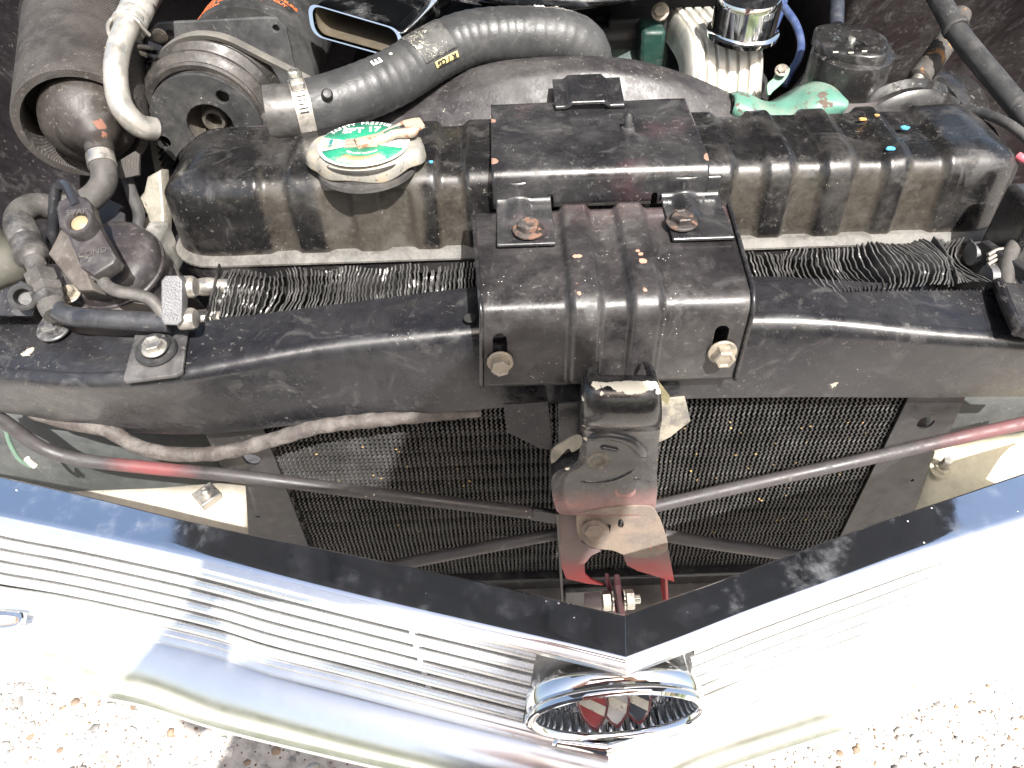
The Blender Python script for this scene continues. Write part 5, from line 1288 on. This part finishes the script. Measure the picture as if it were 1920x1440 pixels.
tube('outlet_cone', [PD(172, 236, .592), PD(180, 254, .586), PD(186, 274, .580), PD(188, 290, .577)], [.026, .0175, .0105, .0098], M_bot, ca, seg=28, n=20)
tube('strap', [c_b.lerp(c_f, .44)+Matrix.Rotation(radians(a), 3, cax) @ (frame(cax)[0]*.0482) for a in range(0, 361, 12)], .0013, M_dark, ca, n=90, seg=8)
tube('tie_wire', [PD(62, 122, .605), PD(95, 92, .60), PD(140, 80, .60), PD(165, 78, .60), PD(200, 92, .60)], .0010, mat('tan_wire', (.35, .25, .14), .6), ca, n=40)
plate('support_foot', [(222, 305), (255, 285), (262, 290), (261, 328), (230, 335), (215, 330)], PD(240, 310, .60), (0, -.7, .7), .003, M_sl, ca)
oc = thing('hose_clamp', 'dusty slotted clamp at the mouth of the canister outlet hose', 'clamp', PD(188, 300, .575))
oh = [PD(187, 288, .577), PD(190, 302, .575), PD(195, 322, .573), PD(194, 342, .572), PD(182, 362, .572), PD(160, 378, .572), PD(130, 388, .570), PD(95, 388, .566), PD(68, 386, .560), PD(46, 394, .553), PD(34, 412, .548), PD(38, 436, .540), PD(44, 452, .537)]
o60 = spline(oh, 110)
t0_ = (o60[8]-o60[0]).normalized()
lathe('band', [(.0094, -.005), (.0101, -.005), (.0101, .005), (.0094, .005)], o60[6], t0_, M_steel, oc, 32)
for k in range(7):
    a = radians(200+k*16); X, Y, N = frame(t0_); n2 = X*cos(a)+Y*sin(a)
    join_geo('band_slot', [box_geo(o60[6]+n2*.01015, t0_*.003, n2*.0002, n2.cross(t0_)*.0005)], M_dark, oc)
ohh = thing('outlet_hose', 'fat dusty rubber hose bending from the canister to the left hand fitting', 'hose', o60[50])
join_geo('hose', [tube_geo(o60[3:], .0092, 24)], M_rubd, ohh)
# crimped fitting and couplings
cf_ = thing('hose_coupling', 'black crimped hose coupling with hex nuts at the left edge', 'coupling', PD(60, 490, .53))
fa, fbp = PD(40, 430, .541), PD(78, 522, .520); fx_ = (fbp-fa).normalized()
M_fit = mat('fitting_black_silver', (.085, .08, .078), .3, metal=.5, dust=((.35, .32, .28), .5, 60), flecks=((.75, .72, .65), 200, .14, .58))
fl_ = (fbp-fa).length
prof = [(.0102, -.006), (.0108, 0), (.0108, fl_*.22), (.0100, fl_*.25), (.0108, fl_*.28), (.0108, fl_*.40), (.0112, fl_*.44), (.0116, fl_*.52), (.0112, fl_*.58), (.0085, fl_*.60), (.0068, fl_*.64), (.0066, fl_*1.0), (.004, fl_*1.0)]
lathe('crimp_collar', prof, fa, fx_, M_fit, cf_, 36)
fc_ = PD(95, 566, .512); gx = (fc_-fbp).normalized()
nut(fbp+gx*.002, gx, .0105, .0055, M_rubd, cf_); nut(fbp+gx*.0125, gx, .0112, .0035, M_rubd, cf_, 'hex_collar'); nut(fbp+gx*.020, gx, .0100, .004, M_fit, cf_)
lathe('nut_sleeve', [(.0086, 0), (.0082, .006), (.0074, .010), (.006, .010)], fbp+gx*.0235, gx, M_rubd, cf_, 30)
dp = thing('discharge_pipe', 'smooth black pipe sweeping from the coupling to the condenser manifold', 'pipe', PD(200, 600, .50))
M_pipe = mat('pipe_enamel', (.030, .031, .036), .30, dust=((.12, .115, .11), .4, 20), coat=.3, bump=(300, .08))
tube('pipe', [PD(88, 556, .514), PD(96, 570, .511), PD(112, 584, .508), PD(138, 594, .506), PD(180, 597, .505), PD(240, 601, .505), PD(320, 606, .505)], .0066, M_pipe, dp, seg=24, n=60)
# receiver drier
rdn = V(-.05, -.30, .95).normalized()
rv_ = thing('receiver_drier', 'round black receiver drier with a sight glass block marked EVAP and COND', 'receiver drier', PD(200, 560, .56))
M_rd = mat('drier_paint', (.036, .030, .032), .38, dust=((.14, .12, .11), .6, 30, .40, .7), bump=(300, .25), coat=.15, flecks=((.6, .56, .5), 180, .14, .66))
rc0 = PD(197, 480, .545)
lathe('drier_can', [(.0330, -.16), (.0330, -.016), (.0345, -.014), (.0350, -.010), (.0335, -.003), (.030, .001), (.024, .0032), (.001, .0045)], rc0, rdn, M_rd, rv_, 64)
lathe('weld_seam', [(.0345, -.016), (.0362, -.015), (.0362, -.0125), (.0345, -.0115)], rc0, rdn, M_rd, rv_, 64)
lathe('can_strap', [(.0333, -.060), (.0345, -.059), (.0345, -.042), (.0333, -.041)], rc0, rdn, M_rubd, rv_, 64)
bo = PD(170, 450, .512)
plate('head_block', [(119, 400), (122, 388), (146, 378), (165, 381), (174, 392), (182, 420), (222, 492), (218, 500), (186, 520), (163, 505), (150, 470), (138, 445), (124, 432)], bo, (-.02, -.42, .9), .012, M_rd, rv_, b=.0016)
plate('block_skirt', [(128, 440), (145, 432), (165, 500), (182, 545), (160, 545), (108, 480)], PD(150, 480, .528), (-.3, -.5, .8), .012, mat('drier_dusty_skirt', (.09, .075, .065), .6, dust=((.19, .16, .13), .8, 60)), rv_, b=.002)
sg = PD(151, 420, .503); sgn_ = V(-.02, -.42, .9).normalized()
lathe('sight_glass_ring', [(.0098, -.006), (.0098, .003), (.0090, .0042), (.0074, .0042), (.0064, .003), (.0060, .0004), (.0002, .0002)], sg, sgn_, M_rd, rv_, 40)
lathe('sight_glass', [(.0055, .0010), (.0045, .0018), (.0001, .0022)], sg+V(0, 0, .0002), sgn_, mat('yellowed_glass', (.28, .22, .13), .3, dust=((.2, .15, .1), .5, 150)), rv_, 28)
M_emb = mat('embossed_dusty', (.085, .078, .070), .5, dust=((.1, .09, .08), .4, 200))
text('embossed_lettering', 'EVAP', PD(144, 398, .5015), V(1, .12, 0), sgn_, .0058, M_emb, rv_, ex=.0003)
text('embossed_lettering', 'COND', PD(174, 474, .5010), V(1, .25, .0), sgn_, .0062, M_emb, rv_, ex=.0003)
nut(PD(192, 508, .512), (.15, -.9, .35), .0078, .0055, M_rubd, rv_)
lp = thing('evaporator_pipe', 'thin glossy black pipe looping over from the top of the drier block', 'pipe', PD(118, 345, .53))
tube('pipe', [PD(146, 388, .517), PD(138, 370, .520), PD(130, 354, .525), PD(119, 346, .530), PD(108, 350, .535), PD(103, 370, .540), PD(101, 405, .548), PD(97, 450, .56), PD(95, 490, .57)], .0040, mat('loop_pipe', (.03, .031, .036), .25, coat=.3, flecks=((.7, .7, .68), 170, .16, .60)), lp, seg=18, n=60)
op = thing('liquid_pipe', 'dusty bent metal pipe from the drier nut to the condenser manifold', 'pipe', PD(250, 560, .505))
tube('pipe', [PD(190, 508, .510), PD(193, 524, .506), PD(203, 538, .504), PD(224, 547, .503), PD(255, 552, .503), PD(282, 562, .503), PD(300, 580, .503), PD(313, 600, .503)], .0042, mat('liquid_pipe_dusty', (.10, .092, .085), .42, metal=.3, dust=((.22, .20, .17), .7, 50)), op, seg=18, n=50)
jb = thing('condenser_manifold', 'flat grey manifold block joining the pipes to the condenser', 'manifold', PD(328, 560, .495))
plate('manifold_block', [(311, 528), (318, 520), (338, 520), (345, 528), (344, 600), (338, 607), (316, 606), (311, 598)], PD(328, 560, .493), (0, -.75, .6), .010, mat('manifold_grey', (.16, .16, .165), .4, metal=.5, bump=(700, .8)), jb, b=.001)
for v_ in (538, 598): lathe('boss', [(.0072, -.004), (.0072, .004), (.006, .006)], PD(350, v_, .50), (1, 0, 0), M_steel, jb, 20)
# suction pipe (silver)
sp = thing('suction_pipe', 'bare silver suction pipe curving down in front of the canister', 'pipe', PD(225, 140, .57))
M_alp = mat('pipe_aluminium', (.50, .48, .44), .36, metal=.75, dust=((.36, .32, .27), .5, 40, .42, .7), bump=(200, .1), flecks=((.1, .08, .06), 60, .1, .68))
tube('pipe', [PD(252, 30, .60), PD(236, 55, .594), PD(222, 95, .588), PD(217, 140, .583), PD(223, 185, .580), (PD(238, 215, .582)), PD(262, 236, .59), PD(290, 242, .60)], .0088, M_alp, sp, seg=28, n=70)
fa, fbp = PD(240, 52, .598), PD(268, -8, .615); fx_ = (fbp-fa).normalized(); L0 = (fbp-fa).length
lathe('crimp_fitting', [(.0100, 0), (.0128, .001), (.0128, .004), (.0105, .005), (.0120, .008), (.0120, .014), (.0112, .016), (.0122, .019), (.0122, .026), (.0108, .028), (.0118, .031), (.0118, L0+.01), (.01, L0+.02)], fa, fx_, M_alu, sp, 40)
tube('clip_wire', [PD(208, 72, .585), PD(202, 52, .59), PD(210, 36, .595), PD(232, 28, .592), PD(255, 36, .59), PD(270, 55, .595), (PD(280, 66, .60))], .0016, M_steel, sp, n=30, seg=8)
tube('rubber_hose', [PD(262, 10, .612), PD(285, -30, .63), PD(300, -80, .66)], .0115, M_rubber, sp, seg=24, n=12)
# low left odds and ends
lo = thing('coil_bracket', 'black bracket with a rubber grommet ring at the left edge', 'bracket', PD(40, 560, .51))
plate('bracket_plate', [(-40, 560), (0, 550), (42, 528), (66, 540), (72, 565), (62, 592), (-40, 590)], PD(30, 565, .52), (0, -.7, .7), .003, M_black, lo)
lathe('grommet', [(.0088, 0), (.0088, .008), (.0074, .0092), (.0056, .008), (.005, .0), (.001, -.001)], PD(49, 558, .512), (.3, -.7, .6), M_rubber, lo, 30)
gd_ = thing('washer_bottle', 'dusty grey green bottle shoulder at the left edge', 'bottle', PD(-10, 500, .53))
tube('bottle', [PD(-60, 470, .54), PD(-10, 490, .545), PD(25, 500, .55), PD(48, 512, .56)], [.024, .023, .018, .006], mat('grey_green_plastic', (.09, .088, .07), .5, dust=((.16, .145, .11), .6, 20)), gd_, seg=28, n=24)
sb = thing('fender_shelf', 'dusty shelf plate with a small bolt between the drier and the crossmember', 'shelf', PD(150, 570, .54))
plate('shelf_plate', [(78, 540), (130, 545), (200, 560), (290, 575), (300, 640), (150, 640), (90, 600)], PD(150, 570, .545), (0, -.3, 1), .003, mat('shelf_dusty', (.09, .078, .07), .6, dust=((.2, .17, .14), .8, 30)), sb)
bolt(PD(130, 552, .530), (0, -.3, 1), .0052, M_boltz, sb, washer=1.5, h=1.0, hollow=False)
ht = thing('heater_hose', 'glossy black small hose dropping between the canister and the radiator', 'hose', PD(255, 380, .60))
tube('hose', [PD(236, 325, .62), PD(248, 365, .61), PD(260, 400, .605), PD(258, 430, .60), PD(250, 460, .60)], .0045, M_rubber, ht, seg=16)
sbk = thing('toothed_bracket', 'small purple black notched bracket behind the drier', 'bracket', PD(210, 390, .60))
plate('bracket_plate', [(170, 395), (198, 372), (232, 388), (222, 396), (234, 402), (234, 425), (185, 425)], PD(205, 400, .60), (0, -.5, .8), .003, M_purple, sbk)
# ============================================================ the photographer, whose shadow and reflection are in the picture
pr = thing('person', 'photographer in a maroon shirt standing in front of the bumper holding up a phone', 'person', V(.24, -.35, 0))
def skin(name, verts, edges, radii, m, root=0, sub=2):
    me = bpy.data.meshes.new(name); me.from_pydata([tuple(v) for v in verts], edges, []); o = bpy.data.objects.new(name, me); COL.objects.link(o)
    md = o.modifiers.new('s', 'SKIN'); md.use_smooth_shade = True
    for i, r in enumerate(radii):
        r = r if isinstance(r, tuple) else (r, r); me.skin_vertices[0].data[i].radius = r
    for i in range(len(radii)): me.skin_vertices[0].data[i].use_root = (i == root)
    s2 = o.modifiers.new('d', 'SUBSURF'); s2.levels = sub; s2.render_levels = sub
    bpy.context.view_layer.update(); dg = bpy.context.evaluated_depsgraph_get(); me2 = bpy.data.meshes.new_from_object(o.evaluated_get(dg)); bpy.data.objects.remove(o)
    return link(name, me2, m, pr, True, 80)
X0, Y0 = .24, -.35
def B(x, y, z): return V(X0+x-.33*(1-sstep(1.0, 1.6, z)), Y0+y, z)     # leaning to one side
M_skin = mat('skin', (.50, .30, .22), .5, var=.05); M_shirt = mat('maroon_shirt', (.16, .030, .035), .8, bump=(300, .3)); M_jean = mat('grey_trousers', (.10, .11, .14), .85, bump=(300, .3)); M_shoe = mat('shoe_leather', (.04, .03, .025), .5); M_hair = mat('brown_hair', (.06, .04, .025), .6, bump=(200, .8))
vb = [B(0, 0, .94), B(0, 0, 1.08), B(0, 0, 1.25), B(0, .0, 1.40), B(0, .01, 1.50), B(0, .03, 1.56),
      B(-.09, 0, .90), B(-.10, .02, .50), B(-.10, .0, .09), B(-.11, .13, .04), B(.09, 0, .90), B(.10, .02, .50), B(.10, .0, .09), B(.11, .13, .04)]
eb_ = [(0, 1), (1, 2), (2, 3), (3, 4), (4, 5), (0, 6), (6, 7), (7, 8), (8, 9), (0, 10), (10, 11), (11, 12), (12, 13)]
rb = [(.15, .10), (.14, .095), (.165, .11), (.17, .10), (.055, .055), (.05, .05), .085, .058, .042, .035, .085, .058, .042, .035]
arms = [(-1, [(.17, 0, 1.42), (.18, .06, 1.15), (.067, .27, 1.16), (.056, .315, 1.18)]), (1, [(.17, 0, 1.42), (.29, .04, 1.15), (.193, .27, 1.16), (.124, .315, 1.18)])]
for s, pts in arms:
    b = len(vb); vb += [B(s*p[0], p[1], p[2]) for p in pts]; eb_ += [(3, b)]+[(b+i, b+i+1) for i in range(3)]; rb += [.058, .045, .030, (.034, .018)]
skin('body', vb, eb_, rb, M_skin)
# fingers
for s in (-1, 1):
    for k in range(4):
        z = 1.160+.018*k; xx = -.061 if s < 0 else .119; L_ = [.9, 1, 1.05, .95][k]
        p0 = B(xx, .325, z); fv = [p0, p0+V(-s*.012, .025*L_, .003), p0+V(-s*.034, .034*L_, .004), p0+V(-s*.050, .028, .004)]
        skin('finger', fv, [(0, 1), (1, 2), (2, 3)], [.0095, .0088, .008, .007], M_skin, sub=1)
    p0 = B(-.050 if s < 0 else .106, .315, 1.21); skin('thumb', [p0, p0+V(-s*.015, .012, .012), p0+V(-s*.030, .022, .010)], [(0, 1), (1, 2)], [.011, .010, .008], M_skin, sub=1)
hp0 = B(0, .06, 1.66)
rows = []
for i in range(17):
    t = i/16; a = pi*t; r = sin(a)
    rows.append([hp0+V(cos(b)*.078*r*(1-.12*(t-.5)), sin(b)*.098*r+(.012*r if sin(b) > .9 and .45 < t < .62 else 0), .118*cos(a)) for b in [2*pi*k/24 for k in range(24)]])
vs, fs = grid_geo(rows, cu=True); mesh('head', vs, fs, M_skin, pr)
rows = [[hp0+V(cos(b)*.085*sin(a), sin(b)*.102*sin(a)-.012, .126*cos(a)+.004) for b in [2*pi*k/24 for k in range(24)]] for a in [pi*.5*i/8 for i in range(9)]]
vs, fs = grid_geo(rows, cu=True); mesh('hair', vs, fs, M_hair, pr)
lathe('nose', [(.013, 0), (.010, .014), (.004, .024), (.0005, .026)], hp0+V(0, .088, -.005), (0, 1, -.3), M_skin, pr, 16)
for s in (-1, 1):
    lathe('ear', [(.020, -.006), (.024, 0), (.018, .008), (.002, .004)], hp0+V(s*.078, -.005, 0), (s, .2, 0), M_skin, pr, 18)
    lathe('eye', [(.013, -.004), (.010, .003), (.005, .006), (.0005, .007)], hp0+V(s*.030, .083, .018), (0, 1, 0), M_white, pr, 16)
box('mouth', hp0+V(0, .082, -.050), .022, .004, .004, mat('lips', (.35, .12, .10), .5), pr, .002)
tor = [0, 1, 2, 3]
vb2 = [B(0, 0, .96), B(0, 0, 1.08), B(0, 0, 1.25), B(0, .0, 1.40), B(0, .005, 1.47)]; e2 = [(0, 1), (1, 2), (2, 3), (3, 4)]; r2 = [(.165, .115), (.155, .11), (.18, .125), (.18, .112), (.07, .07)]
for s in (-1, 1):
    b = len(vb2); vb2 += [B(s*.175, 0, 1.40), B(s*.225, .045, 1.22)]; e2 += [(3, b), (b, b+1)]; r2 += [.075, .064]
skin('shirt', vb2, e2, r2, M_shirt)
vb3 = [B(0, 0, .97), B(-.09, 0, .88), B(-.10, .02, .50), B(-.10, 0, .12), B(.09, 0, .88), B(.10, .02, .50), B(.10, 0, .12)]
skin('trousers', vb3, [(0, 1), (1, 2), (2, 3), (0, 4), (4, 5), (5, 6)], [(.16, .115), .10, .075, .06, .10, .075, .06], M_jean)
for s in (-1, 1): skin('shoe', [B(s*.10, -.03, .045), B(s*.105, .06, .042), B(s*.112, .15, .035)], [(0, 1), (1, 2)], [.05, .05, .042], M_shoe, sub=1)
ph = thing('phone', 'slim dark phone held level in both hands', 'phone', V(0, 0, CH))
bk = RM @ V(0, 0, 1); rx = RM @ V(1, 0, 0); ry = RM @ V(0, 1, 0)
bev(join_geo('phone_body', [box_geo(O3+bk*.006, rx*.078, ry*.037, bk*.004)], mat('phone_glass', (.02, .02, .025), .15), ph), .003)
# ============================================================ lawn and hedge beyond the camera, seen only as reflections
lawn = sheet('lawn', [[V(-30, -5, .004), V(30, -5, .004)], [V(-30, -30, .004), V(30, -30, .004)]], mat('lawn_grass', (.09, .13, .045), .9, dust=((.2, .2, .06), .5, 3)), None, th=0, up=(0, 0, 1)); tag(lawn, 'lawn behind the photographer', kind='structure')
hg = []; R9 = random.Random(11)
for k in range(5200):
    p = V(R9.uniform(-14, 14), -9+R9.gauss(0, .5), abs(R9.gauss(0, .9))+R9.uniform(0, .5)); s = R9.uniform(.08, .18)
    a = V(R9.uniform(-1, 1), R9.uniform(-1, 1), R9.uniform(-1, 1)).normalized(); b = a.cross(V(0, 0, 1)).normalized()
    hg.append(([p-a*s, p+b*s*.5, p+a*s, p-b*s*.5], [(0, 1, 2, 3)]))
ho_ = join_geo('hedge', hg, mat('hedge_leaves', (.075, .12, .03), .6, var=.5), None, smooth=False, fix=False); tag(ho_, 'long hedge beyond the lawn behind the photographer', kind='stuff')
# ============================================================ groups of look-alikes
GR = {'brace_rod': 'brace rods in front of the condenser', 'ignition_wire': 'blue ignition wires', 'drive_belt': 'drive belts at the compressor', 'hose_clamp': 'slotted worm drive hose clamps',
      'headlamp_shelf': 'painted shelves behind the grille', 'splash_shield': 'splash shields beside the condenser', 'inner_fender': 'inner fender panels of the engine bay'}
for o in list(bpy.data.objects):
    b = o.name.split('.')[0]
    if b in GR and 'category' in o: o['group'] = GR[b]
